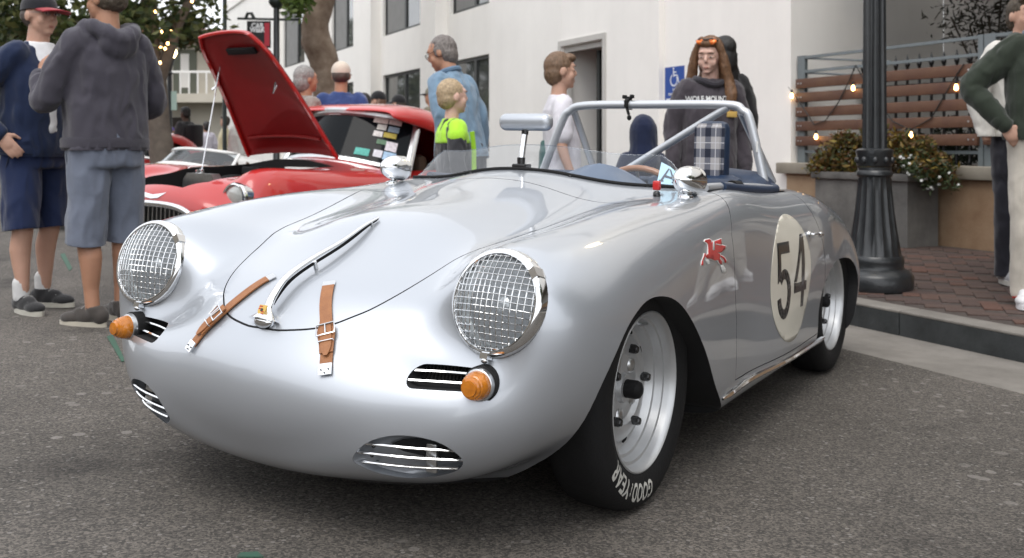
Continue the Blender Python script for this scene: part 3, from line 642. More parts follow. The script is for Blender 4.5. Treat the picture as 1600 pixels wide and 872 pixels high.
MB().box(.497,.505,1.575,1.579,.955,1.0).obj('bar_sticker',M_['white_trim'],rb)
# ---- cockpit: seats, headrest, dash, steering wheel, padded rim
for x in (.32,-.32):
    seat=MB(); seat.box(x-.20,x+.20,1.30,1.42,.42,.86,.05); seat.box(x-.20,x+.20,.95,1.36,.38,.50,.05); seat.obj('seat',M_['navy_trim'],car)
pl=bpy.data.materials.new('plaid_cloth'); pl.use_nodes=True; nt=pl.node_tree; p=nt.nodes['Principled BSDF']; p.inputs['Roughness'].default_value=.85
tc=nt.nodes.new('ShaderNodeTexCoord'); sx=nt.nodes.new('ShaderNodeSeparateXYZ'); nt.links.new(tc.outputs['Object'],sx.inputs[0])
def band(sock,per,w0,off=0):
    a=nt.nodes.new('ShaderNodeMath');a.operation='ADD';a.inputs[1].default_value=off;nt.links.new(sock,a.inputs[0])
    b=nt.nodes.new('ShaderNodeMath');b.operation='PINGPONG';b.inputs[1].default_value=per/2;nt.links.new(a.outputs[0],b.inputs[0])
    c=nt.nodes.new('ShaderNodeMath');c.operation='LESS_THAN';c.inputs[1].default_value=w0/2;nt.links.new(b.outputs[0],c.inputs[0]);return c.outputs[0]
def add_(a,b): m=nt.nodes.new('ShaderNodeMath');m.operation='ADD';nt.links.new(a,m.inputs[0]);nt.links.new(b,m.inputs[1]);return m.outputs[0]
dk=add_(band(sx.outputs[0],.062,.024),band(sx.outputs[2],.082,.034)); mr=nt.nodes.new('ShaderNodeValToRGB'); mr.color_ramp.elements[0].color=(.40,.385,.39,1); mr.color_ramp.elements[1].color=(.014,.018,.036,1)
e=mr.color_ramp.elements.new(.5);e.color=(.13,.135,.165,1); h=nt.nodes.new('ShaderNodeMath');h.operation='MULTIPLY';h.inputs[1].default_value=.5;nt.links.new(dk,h.inputs[0]);nt.links.new(h.outputs[0],mr.inputs[0])
th=add_(band(sx.outputs[0],.062,.003,.031),band(sx.outputs[2],.082,.003,.041)); mx=nt.nodes.new('ShaderNodeMix');mx.data_type='RGBA';mx.inputs[7].default_value=(.55,.55,.58,1);nt.links.new(th,mx.inputs[0]);nt.links.new(mr.outputs[0],mx.inputs[6]);nt.links.new(mx.outputs[2],p.inputs['Base Color'])
hr=MB().box(.308,.446,1.36,1.43,.82,1.072,.03).obj('headrest',M_['navy_trim'],car); hr.location=(0,0,0)
bm=bmesh.new(); bmesh.ops.create_cube(bm,size=1)
for v in bm.verts: v.co=(v.co.x*.122,v.co.y*.03,v.co.z*.235)
bmesh.ops.bevel(bm,geom=bm.edges[:],offset=.013,segments=3,affect='EDGES'); hp=MB().bm(bm).obj('plaid_panel',pl,hr,loc=(.377,1.356,.944))
MB().tube([(.34,1.40,.83),(.34,1.40,.70)],.01,8).tube([(.41,1.40,.83),(.41,1.40,.70)],.01,8).obj('headrest_posts',M_['chrome'],hr)
dash=[]
for x in np.linspace(-.56,.56,25):
    hgt=.078*math.exp(-((x-.25)/.15)**2); dash.append([(x,.565+.55*x*x,.835-.12*abs(x)+hgt*.5),(x,.64+.5*x*x,.825-.12*abs(x)+hgt*1.25),(x,.74+.45*x*x,.81-.12*abs(x)+hgt*1.25),(x,.76+.45*x*x,.77-.12*abs(x)),(x,.74,.60)])
V=[p for r in dash for p in r]; F_=[(i*5+k,(i+1)*5+k,(i+1)*5+k+1,i*5+k+1) for i in range(24) for k in range(4)]
MB().add(V,F_).obj('dashboard',mat('grey_blue_dash',(.10,.14,.21),.4),car)
Ms=basis(Vector((.30,.90,.70)),Vector((0,1,.35)))
sw=MB(); sw.tube([Ms@Vector((.19*math.cos(a),.19*math.sin(a),0)) for a in np.linspace(0,2*math.pi,41)],.012,10,False); swo=sw.obj('steering_wheel',mat('wood_rim',(.32,.13,.05),.3,coat=.5),car)
sp_=MB()
for a in (90,210,330): sp_.tube([Ms@Vector((0,0,-.03)),Ms@Vector((.185*math.cos(R_(a)),.185*math.sin(R_(a)),0))],.006,6)
sp_.ell(Ms@Vector((0,0,-.02)),(.04,.04,.04)); sp_.obj('wheel_spokes',M_['alu'],swo)
rim=[on((x*1.03,y,.8),.006) for x,y in rear]+[on((-x*1.03,y,.8),.006) for x,y in rear[-2::-1]]
rim=[Vector((p.x,p.y,p.z)) for p in rim]
MB().tube(catmull(rim,4),.016,10).obj('cockpit_rim',M_['navy_trim'],car)
# padded navy hump behind the driver
V=[];F_=[]
for i,x in enumerate(np.linspace(.14,.60,15)):
    t=(x-.14)/.46; e=max(0,min(1,t/.25))**.6*max(0,min(1,(1-t)/.18))**.5
    for k,(yy,zz) in enumerate(((1.46,.60),(1.48,.72+.12*e),(1.53,.76+.115*e),(1.62,.775+.118*e),(1.74,.775+.115*e),(1.86,.775+.05*e),(1.92,.77))): V.append((x-.05*max(0,(yy-1.6)/.3)*t,yy,zz-.055*max(0,t-.35)**1.5))
for i in range(14):
    for k in range(6): F_.append((i*7+k,(i+1)*7+k,(i+1)*7+k+1,i*7+k+1))
tn=MB().add(V,F_).obj('padded_hump',M_['navy_trim'],car,angle=0); md=tn.modifiers.new('s','SUBSURF'); md.levels=1; apply_mods(tn); tn.data.shade_smooth()
# ---- wheels
def wheel(x,y,s,text=True):
    t=Matrix.Translation((x*s,y,.305))@Matrix.Rotation(math.pi/2*s,4,'Y')   # lathe axis z -> car outward
    prof=[(.19,-.125),(.215,-.142),(.25,-.148),(.283,-.144),(.299,-.130),(.304,-.11),(.3045,-.055),(.304,-.03),(.300,-.012),(.288,.008),(.265,.017),(.238,.018),(.214,.010),(.203,.0),(.195,-.010)]
    ty=MB().lathe(prof,72,t,close=True).obj('wheel',M_['black'],car,angle=0)
    rp=[(.196,-.018),(.206,.002),(.2075,.006),(.204,.008),(.199,.004),(.194,-.010),(.190,-.022),(.183,-.024),(.179,-.036),(.176,-.044),(.168,-.046),(.163,-.056),(.158,-.066),(.150,-.070),(.142,-.068),(.136,-.058),(.120,-.050),(.108,-.047),(.095,-.050),(.085,-.062),(.06,-.064),(.040,-.062),(.036,-.050),(.0,-.050)]
    rm=MB().lathe(rp,64,t,close=True).obj('rim',M_['steel_rim'],ty,angle=32)
    MB().lathe([(.024,-.052),(.024,-.020),(.021,-.012),(.013,-.007),(0,-.006)],24,t).obj('hub_cap',M_['black'],ty)
    for k in range(5):
        a=R_(18+72*k+8); M2=t@Matrix.Translation((.103*math.cos(a),.103*math.sin(a),-.047))
        MB().lathe([(.0125,-.004),(.0125,.012),(.009,.019),(0,.020)],8,M2).obj('lug_nut',M_['gloss_black'],ty)
    for k in range(10):
        a=R_(36*k+14); M2=t@Matrix.Translation((.150*math.cos(a),.150*math.sin(a),-.069))@Matrix.Rotation(a,4,'Z'); MB().lathe([(.0065,-.004),(.0065,.0015),(0,.0016)],10,M2@Matrix.Diagonal((1,2.2,1,1))).obj('vent_slot',M_['dark'],ty)
    for k in range(5):
        a=R_(54+72*k+8); MB().ell(t@Vector((.075*math.cos(a),.075*math.sin(a),-.066)),(.012,.024,.024),seg=10,rings=6).obj('hub_lobe',M_['alu'],ty)
    MB().tube([t@Vector((.17*math.cos(R_(160)),.17*math.sin(R_(160)),-.05)),t@Vector((.175*math.cos(R_(160)),.175*math.sin(R_(160)),-.02))],.004,8).obj('tyre_valve',M_['alu'],ty)
    if text:
        M_['letter']=M_.get('letter') or mat('tyre_white',(.55,.54,.50),.7,noise_amt=.15,noise_scale=60)
        def wpos(yy,zz,h): return Vector((x*s+h*s,y+yy,.305+zz))
        def bent(tt,py):
            a=R_(276-62*tt); r=.2485+py; hh=np.interp(r,[.214,.238,.265,.288],[.010,.018,.017,.008])+.0012; return wpos(r*math.cos(a),r*math.sin(a),hh)
        for word,t0,t1 in (('GOOD',0,.47),('YEAR',.545,1.0)):
            me=ctext(word,.064,.0014,0,1,1.08); bm=bmesh.new(); bm.from_mesh(me); xs=[v.co.x for v in bm.verts]; x0,x1=min(xs),max(xs)
            for k in range(1,14): bmesh.ops.bisect_plane(bm,geom=bm.verts[:]+bm.edges[:]+bm.faces[:],plane_co=(x0+(x1-x0)*k/14,0,0),plane_no=(1,0,0))
            for k in (-.016,-.008,0,.008,.016): bmesh.ops.bisect_plane(bm,geom=bm.verts[:]+bm.edges[:]+bm.faces[:],plane_co=(0,k,0),plane_no=(0,1,0))
            for v in bm.verts: v.co=bent(t0+(t1-t0)*(v.co.x-x0)/(x1-x0),v.co.y)
            bmesh.ops.recalc_face_normals(bm,faces=bm.faces); tm=bpy.data.meshes.new('tyre_lettering'); bm.to_mesh(tm); bm.free(); link('tyre_lettering',tm,ty,M_['letter'])
        fw=MB()
        for pl_ in ([(.492,-.014),(.500,-.018),(.520,.003),(.512,.012)],[(.512,.012),(.520,.006),(.532,.010),(.520,.017)]): fw.add([bent(a,b_) for a,b_ in pl_],[(0,1,2,3)])
        fw.obj('winged_foot',M_['letter'],ty,smooth=False)
    return ty
for (x,y,s,tx) in ((.7037,0,1,True),(.7037,0,-1,False),(.690,2.1,1,False),(.690,2.1,-1,False)): wheel(x,y,s,tx)
MB().tube([(-.56,0,.305),(.56,0,.305)],.05,10).obj('front_axle',M_['dark'],car); MB().tube([(-.55,2.1,.305),(.55,2.1,.305)],.06,10).obj('rear_axle',M_['dark'],car)
# ---- camera clamp on the roll bar
cp=bpy.data.objects.new('camera_clamp',None); COL.objects.link(cp); cp.matrix_world=CAR_M@Matrix.Translation((-.085,1.60,1.153)); cp.empty_display_size=.05
tag(cp,'small black camera clamp gripping the top tube of the silver roll bar','clamp')
MB().tube([(0,-.024,-.012),(0,-.026,.012),(0,.0,.027),(0,.024,.012),(0,.02,-.02)],.010,8).box(-.012,.012,-.012,.012,.022,.034).obj('jaw',M_['black'],cp)
MB().tube([(.0,-.02,-.01),(.012,-.02,-.045)],.007,8).ell((.014,-.02,-.058),(.010,.010,.012)).obj('knob',M_['black'],cp)
MB().box(-.026,-.010,-.014,.010,.026,.042,.003).box(.010,.024,-.014,.010,.028,.044,.003).obj('mount_plate',M_['black'],cp)
# ---------------------------------------------------------------- ground: cambered road, gutter, kerb, brick sidewalk
def asphalt():
    m=bpy.data.materials.new('asphalt'); m.use_nodes=True; nt=m.node_tree; p=nt.nodes['Principled BSDF']; p.inputs['Roughness'].default_value=.88; p.inputs['Specular IOR Level'].default_value=.35
    tc=nt.nodes.new('ShaderNodeTexCoord')
    def nz(scale,det=3,rough=.6):
        n=nt.nodes.new('ShaderNodeTexNoise'); n.inputs['Scale'].default_value=scale; n.inputs['Detail'].default_value=det; n.inputs['Roughness'].default_value=rough; nt.links.new(tc.outputs['Object'],n.inputs['Vector']); return n.outputs[0]
    def ramp(src,a,b,ca,cb):
        r=nt.nodes.new('ShaderNodeValToRGB'); r.color_ramp.elements[0].position=a; r.color_ramp.elements[1].position=b; r.color_ramp.elements[0].color=(*ca,1); r.color_ramp.elements[1].color=(*cb,1); nt.links.new(src,r.inputs[0]); return r.outputs[0]
    def mix(fac,a,b,mode='MIX'):
        x=nt.nodes.new('ShaderNodeMix'); x.data_type='RGBA'; x.blend_type=mode
        if isinstance(fac,float): x.inputs[0].default_value=fac
        else: nt.links.new(fac,x.inputs[0])
        nt.links.new(a,x.inputs[6])
        if isinstance(b,tuple): x.inputs[7].default_value=(*b,1)
        else: nt.links.new(b,x.inputs[7])
        return x.outputs[2]
    big=ramp(nz(.55,5),.32,.70,(.074,.069,.063),(.136,.126,.116))
    vo=nt.nodes.new('ShaderNodeTexVoronoi'); vo.inputs['Scale'].default_value=170; nt.links.new(tc.outputs['Object'],vo.inputs['Vector'])
    sp=nt.nodes.new('ShaderNodeSeparateColor'); nt.links.new(vo.outputs['Color'],sp.inputs[0])
    st=ramp(sp.outputs[0],.15,.95,(.45,.45,.45),(1.75,1.68,1.6)); c=mix(.8,big,st,'MULTIPLY')
    fine=ramp(nz(420,2),.35,.75,(.65,.65,.65),(1.45,1.42,1.4)); c=mix(.7,c,fine,'MULTIPLY')
    vo2=nt.nodes.new('ShaderNodeTexVoronoi'); vo2.inputs['Scale'].default_value=75; nt.links.new(tc.outputs['Object'],vo2.inputs['Vector']); s2=nt.nodes.new('ShaderNodeSeparateColor'); nt.links.new(vo2.outputs['Color'],s2.inputs[0])
    pale=nt.nodes.new('ShaderNodeMath'); pale.operation='GREATER_THAN'; pale.inputs[1].default_value=.93; nt.links.new(s2.outputs[1],pale.inputs[0])
    near=nt.nodes.new('ShaderNodeMath'); near.operation='LESS_THAN'; near.inputs[1].default_value=.42; nt.links.new(vo2.outputs['Distance'],near.inputs[0])
    pm_=nt.nodes.new('ShaderNodeMath'); pm_.operation='MULTIPLY'; nt.links.new(pale.outputs[0],pm_.inputs[0]); nt.links.new(near.outputs[0],pm_.inputs[1])
    c=mix(pm_.outputs[0],c,(.20,.185,.17))
    # scattered pale spots (old gum, scuffs), patchy
    vo3=nt.nodes.new('ShaderNodeTexVoronoi'); vo3.inputs['Scale'].default_value=13; vo3.inputs['Randomness'].default_value=1; nt.links.new(tc.outputs['Object'],vo3.inputs['Vector'])
    sz=nt.nodes.new('ShaderNodeSeparateColor'); nt.links.new(vo3.outputs['Color'],sz.inputs[0]); th=nt.nodes.new('ShaderNodeMath'); th.operation='MULTIPLY'; th.inputs[1].default_value=.32; nt.links.new(sz.outputs[2],th.inputs[0])
    d2=nt.nodes.new('ShaderNodeMath'); d2.operation='ADD'; n5=nz(40,2); d3=nt.nodes.new('ShaderNodeMath'); d3.operation='MULTIPLY'; d3.inputs[1].default_value=.10; nt.links.new(n5,d3.inputs[0]); nt.links.new(d3.outputs[0],d2.inputs[0]); nt.links.new(vo3.outputs['Distance'],d2.inputs[1])
    lt=nt.nodes.new('ShaderNodeMath'); lt.operation='LESS_THAN'; nt.links.new(d2.outputs[0],lt.inputs[0]); nt.links.new(th.outputs[0],lt.inputs[1])
    msk=nt.nodes.new('ShaderNodeMath'); msk.operation='MULTIPLY'; g6=ramp(nz(.8,2),.52,.60,(0,0,0),(.6,.6,.6)); nt.links.new(lt.outputs[0],msk.inputs[0]); nt.links.new(g6,msk.inputs[1])
    c=mix(msk.outputs[0],c,(.27,.25,.23))
    oil=ramp(nz(1.3,5),.55,.72,(1,1,1),(.45,.45,.46)); c=mix(1.0,c,oil,'MULTIPLY')
    nt.links.new(c,p.inputs['Base Color'])
    b=nt.nodes.new('ShaderNodeBump'); b.inputs['Strength'].default_value=.7; b.inputs['Distance'].default_value=.006; nt.links.new(sp.outputs[0],b.inputs['Height']); b2=nt.nodes.new('ShaderNodeBump'); b2.inputs['Strength'].default_value=.25; b2.inputs['Distance'].default_value=.02; nt.links.new(nz(35,4),b2.inputs['Height']); nt.links.new(b2.outputs[0],b.inputs['Normal']); nt.links.new(b.outputs[0],p.inputs['Normal'])
    return m
M_['asphalt']=asphalt()
M_['concrete']=mat('pale_concrete',(.24,.222,.20),.85,alt=(.155,.142,.126),noise_scale=5,bump=.3,bump_scale=80,detail=8)
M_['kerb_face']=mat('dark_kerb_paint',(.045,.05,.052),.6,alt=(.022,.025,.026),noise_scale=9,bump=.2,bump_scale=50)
def gz(b): return -KR*b if b>RIDGE else KR*b-2*KR*RIDGE
KB=4.24; OK_=-11.0
g=MB(); bl=[OK_,-6,-3,RIDGE,1,3.63]; al=[-60,-20,0,20,60,160]
for bb in bl:
    for aa in al: q=street(bb,aa,gz(bb)); g.v.append(tuple(q))
for i in range(len(bl)-1):
    for j in range(len(al)-1): k=i*6+j; g.f.append((k,k+6,k+7,k+1)); g.mi.append(0)
tag(g.obj('road',M_['asphalt'],smooth=False),kind='structure')
def sframe(mb,name,m,parent=None,smooth=False,**kw): return mb.obj(name,m,parent,smooth=smooth,**kw)
def street_root(name,label=None,cat=None,kind=None,group=None,loc=(0,0,0)):
    o=bpy.data.objects.new(name,None); COL.objects.link(o); o.rotation_euler=(0,0,ST); o.location=loc; tag(o,label,cat,group,kind); return o
gt=MB().add([(3.63,-60,gz(3.63)),(KB+.02,-60,gz(KB)-.004),(KB+.02,160,gz(KB)-.004),(3.63,160,gz(3.63))],[(0,1,2,3)])
o=gt.obj('gutter',M_['concrete'],smooth=False,rot=(0,0,ST)); tag(o,kind='structure')
WS=.018
def wz(b): return .0+WS*(b-KB)
kz=gz(KB)
# kerb: cast in lengths with open joints; dark painted face, bare worn top
kb=MB()
for i in range(24):
    a0=-7.0+i*1.83; kb.cur=0
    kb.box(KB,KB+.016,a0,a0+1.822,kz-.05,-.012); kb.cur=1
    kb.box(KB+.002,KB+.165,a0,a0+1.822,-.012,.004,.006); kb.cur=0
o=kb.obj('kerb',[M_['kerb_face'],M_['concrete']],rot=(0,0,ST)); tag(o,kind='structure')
brick_m=bpy.data.materials.new('sidewalk_brick'); brick_m.use_nodes=True; nt=brick_m.node_tree; p=nt.nodes['Principled BSDF']; p.inputs['Roughness'].default_value=.75
oi=nt.nodes.new('ShaderNodeObjectInfo'); rp=nt.nodes.new('ShaderNodeValToRGB'); cr_=rp.color_ramp; cr_.elements[0].color=(.070,.044,.038,1); cr_.elements[1].color=(.150,.064,.043,1)
e=cr_.elements.new(.35);e.color=(.085,.055,.048,1); e=cr_.elements.new(.7);e.color=(.110,.070,.056,1)
tc=nt.nodes.new('ShaderNodeTexCoord'); n1=nt.nodes.new('ShaderNodeTexNoise'); n1.inputs['Scale'].default_value=1.4; n1.inputs['Detail'].default_value=5
geo=nt.nodes.new('ShaderNodeNewGeometry'); nt.links.new(geo.outputs['Position'],n1.inputs['Vector'])
ad=nt.nodes.new('ShaderNodeMath'); ad.operation='ADD'; nt.links.new(oi.outputs['Random'],ad.inputs[0]); nt.links.new(n1.outputs[0],ad.inputs[1]); ml=nt.nodes.new('ShaderNodeMath'); ml.operation='MULTIPLY'; ml.inputs[1].default_value=.6; nt.links.new(ad.outputs[0],ml.inputs[0]); nt.links.new(ml.outputs[0],rp.inputs[0]); 
n3=nt.nodes.new('ShaderNodeTexNoise'); n3.inputs['Scale'].default_value=60; nt.links.new(geo.outputs['Position'],n3.inputs['Vector']); bp=nt.nodes.new('ShaderNodeBump'); bp.inputs['Strength'].default_value=.4; bp.inputs['Distance'].default_value=.01; nt.links.new(n3.outputs[0],bp.inputs['Height']); nt.links.new(bp.outputs[0],p.inputs['Normal'])
mxx=nt.nodes.new('ShaderNodeMix'); mxx.data_type='RGBA'; mxx.blend_type='MULTIPLY'; mxx.inputs[0].default_value=.5; nt.links.new(rp.outputs[0],mxx.inputs[6]); nt.links.new(n3.outputs[0],mxx.inputs[7]); nt.links.new(mxx.outputs[2],p.inputs['Base Color'])
M_['brick']=brick_m
sw=MB().add([(KB+.16,-12,wz(KB)-.003),(7.4,-12,wz(7.4)-.003),(7.4,45,wz(7.4)-.003),(KB+.16,45,wz(KB)-.003)],[(0,1,2,3)])
sidewalk=sw.obj('sidewalk',mat('mortar_sand',(.060,.047,.041),.9,noise_amt=.3,noise_scale=20),smooth=False,rot=(0,0,ST)); tag(sidewalk,kind='structure')
bms=MB().box(-.0982,.0982,-.0482,.0482,-.05,0,.003).mesh('brick',False); bms.materials.append(M_['brick'])
cand=[]; L,Wd=.2,.1
for i in range(-60,60):
    for j in range(-60,60):
        for (dx,dy,r) in ((0,0,0),(0.15,.05,1)):
            # 90 degree herringbone, laid at 45 degrees
            u=i*.1+j*.2; v=i*.1-j*.0; 
            pass
# herringbone by cells: brick (k,h): horizontal at (2k+h, h), vertical beside it
for h in range(-70,70):
    for k in range(-40,40):
        for vert in (0,1):
            if not vert: cx=(4*k+h+1)*Wd; cy=(h+.5)*Wd
            else: cx=(4*k+h+2.5)*Wd; cy=(h+0.0+1.0)*Wd-0.0
            c45=math.cos(R_(45)); x=cx*c45-cy*c45; y=cx*c45+cy*c45
            bb=5.6+x; aa=5.0+y
            if KB+.27<bb<6.9 and 2.2<aa<9.5: cand.append((bb,aa,vert))
camv=Vector((0,0,CAMZ)); 
def seen(bb,aa):
    q=street(bb,aa,wz(bb)); px=800+FPX*q.x/q.y; return 1290<px<1660 and q.y>0
cand.sort(key=lambda t:(not seen(t[0],t[1]),t[1]*t[1]+t[0]*t[0]))
rest=MB()
for n_i,(bb,aa,vert) in enumerate(cand):
    dz=wz(bb)+random.uniform(-.0015,.0015)+.002; rz=R_(45+90*vert)
    if n_i<290:
        o=bpy.data.objects.new('brick',bms); COL.objects.link(o); o.parent=sidewalk; o.location=(bb,aa,dz); o.rotation_euler=(random.uniform(-.012,.012),random.uniform(-.012,.012),rz)
    else:
        c_,s_=math.cos(rz),math.sin(rz); v=[(bb+x*c_-y*s_,aa+x*s_+y*c_,dz+z) for z in (-.03,0) for x,y in ((-.0965,-.0465),(.0965,-.0465),(.0965,.0465),(-.0965,.0465))]
        rest.add(v,[(4,5,6,7),(0,1,5,4),(1,2,6,5),(2,3,7,6),(3,0,4,7)])
tag(rest.obj('bricks',M_['brick'],sidewalk,smooth=False),kind='stuff')
# green paint marks on the asphalt
M_['green_paint']=mat('worn_green_paint',(.035,.12,.075),.85,alt=(.06,.085,.07),noise_scale=30)
def mark(pts,label,name='paint_mark'):
    V=[gp(x,y)+Vector((0,0,.004)) for x,y in pts]; mb=MB(); n=len(V); mb.add(V+[v-Vector((0,0,.003)) for v in V],[tuple(range(n))]+[(i,n+i,n+(i+1)%n,(i+1)%n) for i in range(n)]); tag(mb.obj(name,M_['green_paint'],smooth=False),label,'paint mark')
mark([(167,527),(176,524),(196,565),(190,566)],'green paint stripe on the asphalt under the amber signal by the left headlight')
mark([(370,872),(376,866),(402,864),(412,872)],'green painted patch on the asphalt at the bottom edge of the picture')
mark([(94,398),(101,396),(113,420),(108,424)],'thin green paint streak on the road between the two standing men')
# ---------------------------------------------------------------- white building along the sidewalk (street frame: x = towards building, y = along kerb)
M_['stucco']=mat('white_stucco',(.84,.82,.785),.85,noise_amt=.035,noise_scale=1.2,bump=.12,bump_scale=90,detail=8)
M_['stucco2']=mat('dimmed_stucco',(.50,.485,.46),.9,noise_amt=.05,noise_scale=1.5,bump=.12,bump_scale=90,detail=8)  # darker copy of the white stucco; patio shade put into its colour
M_['frame_dark']=mat('dark_bronze_frame',(.018,.02,.02),.4)
M_['pane']=mat('window_glass',(.035,.04,.042),.06,spec=.7,coat=.6,alt=(.10,.105,.10),noise_scale=.9)
M_['curtain']=mat('grey_blind',(.22,.22,.215),.8,noise_amt=.1,noise_scale=3)
def streaks(m,amt):                           # faint rain streaks and grime on a wall
    nt=m.node_tree; p_=nt.nodes['Principled BSDF']; src=p_.inputs['Base Color'].links[0].from_socket; tc=nt.nodes.new('ShaderNodeTexCoord'); mp=nt.nodes.new('ShaderNodeMapping'); mp.inputs['Scale'].default_value=(.9,.9,.12)
    n=nt.nodes.new('ShaderNodeTexNoise'); n.inputs['Scale'].default_value=1.6; n.inputs['Detail'].default_value=7; n.inputs['Roughness'].default_value=.7; nt.links.new(tc.outputs['Object'],mp.inputs[0]); nt.links.new(mp.outputs[0],n.inputs['Vector'])
    r=nt.nodes.new('ShaderNodeMapRange'); r.inputs[1].default_value=.42; r.inputs[2].default_value=.72; r.inputs[3].default_value=1; r.inputs[4].default_value=1-amt; nt.links.new(n.outputs[0],r.inputs[0])
    x=nt.nodes.new('ShaderNodeMix'); x.data_type='RGBA'; x.blend_type='MULTIPLY'; x.inputs[0].default_value=1; nt.links.new(src,x.inputs[6]); nt.links.new(r.outputs[0],x.inputs[7]); nt.links.new(x.outputs[2],p_.inputs['Base Color'])
streaks(M_['stucco'],.05); streaks(M_['stucco2'],.10)
FB=7.0
bld=street_root('white_building','long white stucco building with dark framed windows behind the crowd','building')
wl=MB(); WT=10.0
def wall(a0,a1,z0,z1,b0,b1=8.2): wl.box(b0,b1,a0,a1,z0,z1)
wins=[(15.74,17.9),(19.3,22.06),(24.0,26.5),(28.9,32.4)]; RB=FB+.24
wall(8.08,10.39,-.1,WT,FB+.08); wall(10.392,11.75,-.1,WT,FB); wall(11.752,12.93,2.37,WT,FB+.003); wall(12.932,14.58,-.1,WT,FB); wall(14.582,15.55,-.1,WT,FB+.002)
prev=15.552
for i,(a0,a1) in enumerate(wins):
    # recessed bay with two windows, then a proud pilaster
    wall(prev,a0,-.1,WT,RB)
    wall(a0+.001,a1-.001,-.1,.8,RB+.001);wall(a0+.001,a1-.001,2.55,3.45,RB+.001);wall(a0+.001,a1-.001,5.3,WT,RB+.001)
    wall(a1,a1+.20,-.1,WT,RB); nx=wins[i+1][0]-.35 if i<3 else 42
    wall(a1+.202,nx,-.1,WT,FB); prev=nx+.002
    wall_end=nx
wl.box(FB-.06,FB-.001,8.08,42,6.4,6.7); wl.obj('wall',M_['stucco'],bld,smooth=False)
for a0,a1 in wins:
    for z0,z1 in ((.8,2.55),(3.45,5.3)):
        fr=MB(); t=.06; x0,x1=RB+.06,RB+.13
        for q in ((a0,a0+t,z0,z1),(a1-t,a1,z0,z1),(a0+t,a1-t,z0,z0+t),(a0+t,a1-t,z1-t,z1),((a0+a1)/2-.05,(a0+a1)/2+.05,z0+t,z1-t)): fr.box(x0,x1,*q)
        w=fr.obj('window',M_['frame_dark'],bld,smooth=False)
        MB().box(x0+.03,x0+.04,a0+t,(a0+a1)/2-.05,z0+t,z1-t).obj('pane',M_['pane'],w,smooth=False); MB().box(x0+.03,x0+.04,(a0+a1)/2+.05,a1-t,z0+t,z1-t).obj('pane',M_['curtain'] if z0>3 else M_['pane'],w,smooth=False)
# doorway
dr=MB(); dr.box(FB+.05,FB+.12,11.752,11.83,-.02,2.37);dr.box(FB+.05,FB+.12,12.85,12.928,-.02,2.37);dr.box(FB+.05,FB+.12,11.83,12.85,2.29,2.369);dd=dr.obj('door_frame',M_['stucco2'],bld,smooth=False)
dr=MB(); dr.box(FB+.32,FB+.36,11.9,12.35,0.0,2.29); dr.box(FB+.30,FB+.38,12.35,12.43,0,2.29); dr.box(FB+.30,FB+.38,11.83,11.9,0,2.29); dr.obj('door',M_['frame_dark'],bld,smooth=False)
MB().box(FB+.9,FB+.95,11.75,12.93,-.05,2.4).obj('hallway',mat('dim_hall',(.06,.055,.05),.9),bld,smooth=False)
MB().box(FB-.02,FB+.06,12.94,13.02,-.02,2.46).box(FB-.02,FB+.06,11.66,11.74,-.02,2.46).box(FB-.02,FB+.06,11.742,12.938,2.38,2.46).obj('door_trim',M_['stucco2'],bld,smooth=False)
# accessible parking sign on the wall
M_['sign_blue']=mat('sign_blue',(.010,.06,.30),.4); M_['sign_white']=mat('sign_white',(.75,.76,.78),.5)
sg=street_root('accessible_sign','blue accessible parking sign with white wheelchair symbol on the white wall','sign',loc=street(FB+.08,10.165,1.66))
MB().box(-.006,0,-.205,.205,-.225,.225,.004 if False else 0).obj('plate',M_['sign_blue'],sg,smooth=False)
q=MB(); F2=lambda mb,nm,off=-.0075: None
def flat(mb_pts_list,name,m,parent,x=-.0075):    # polygons (y to the viewer's right = -local y, z) on a sign face
    mb=MB()
    for pl in mb_pts_list:
        n=len(pl); mb.add([(x,-u,v) for u,v in pl]+[(x+.001,-u,v) for u,v in pl],[tuple(range(n)),tuple(range(2*n-1,n-1,-1))]+[(i,n+i,n+(i+1)%n,(i+1)%n) for i in range(n)])
    return mb.obj(name,m,parent,smooth=False)
ring=[]; 
for k in range(14):
    a0,a1=R_(120+k*270/14),R_(120+(k+1)*270/14); r1,r2=.062,.078; ring.append([(-.01+r*math.cos(a),.06+r*math.sin(a)) for r,a in ((r1,a0),(r2,a0),(r2,a1),(r1,a1))])
flat(ring+[[(-.03,.19),(-.005,.19),(-.005,.215),(-.03,.215)],[(-.028,.18),(-.008,.18),(-.004,.10),(-.022,.10)],[(-.02,.11),(.05,.11),(.05,.125),(-.02,.125)],[(.05,.125),(.068,.12),(.115,.0),(.098,-.005)],[(.098,.005),(.13,-.0),(.13,-.014),(.098,-.01)],[(-.01,.15),(.045,.15),(.045,.163),(-.01,.163)]],'wheelchair_symbol',M_['sign_white'],sg)
def sign_text(txt,size,u,v,m,parent,x=-.009,width=.9,off=.001,name='lettering',spacing=1):
    me=ctext(txt,size,off,0,width,spacing); me.transform(Matrix(((0,0,1,x),(-1,0,0,-u),(0,1,0,v),(0,0,0,1)))); me.flip_normals() if False else None; return link(name,me,parent,m)
sign_text('NO',.045,0,-.06,M_['sign_white'],sg); sign_text('PARKING',.045,0,-.115,M_['sign_white'],sg,width=1.3); flat([[(-.17,-.185),(.17,-.185),(.17,-.165),(-.17,-.165)]],'white_bar',M_['sign_white'],sg)
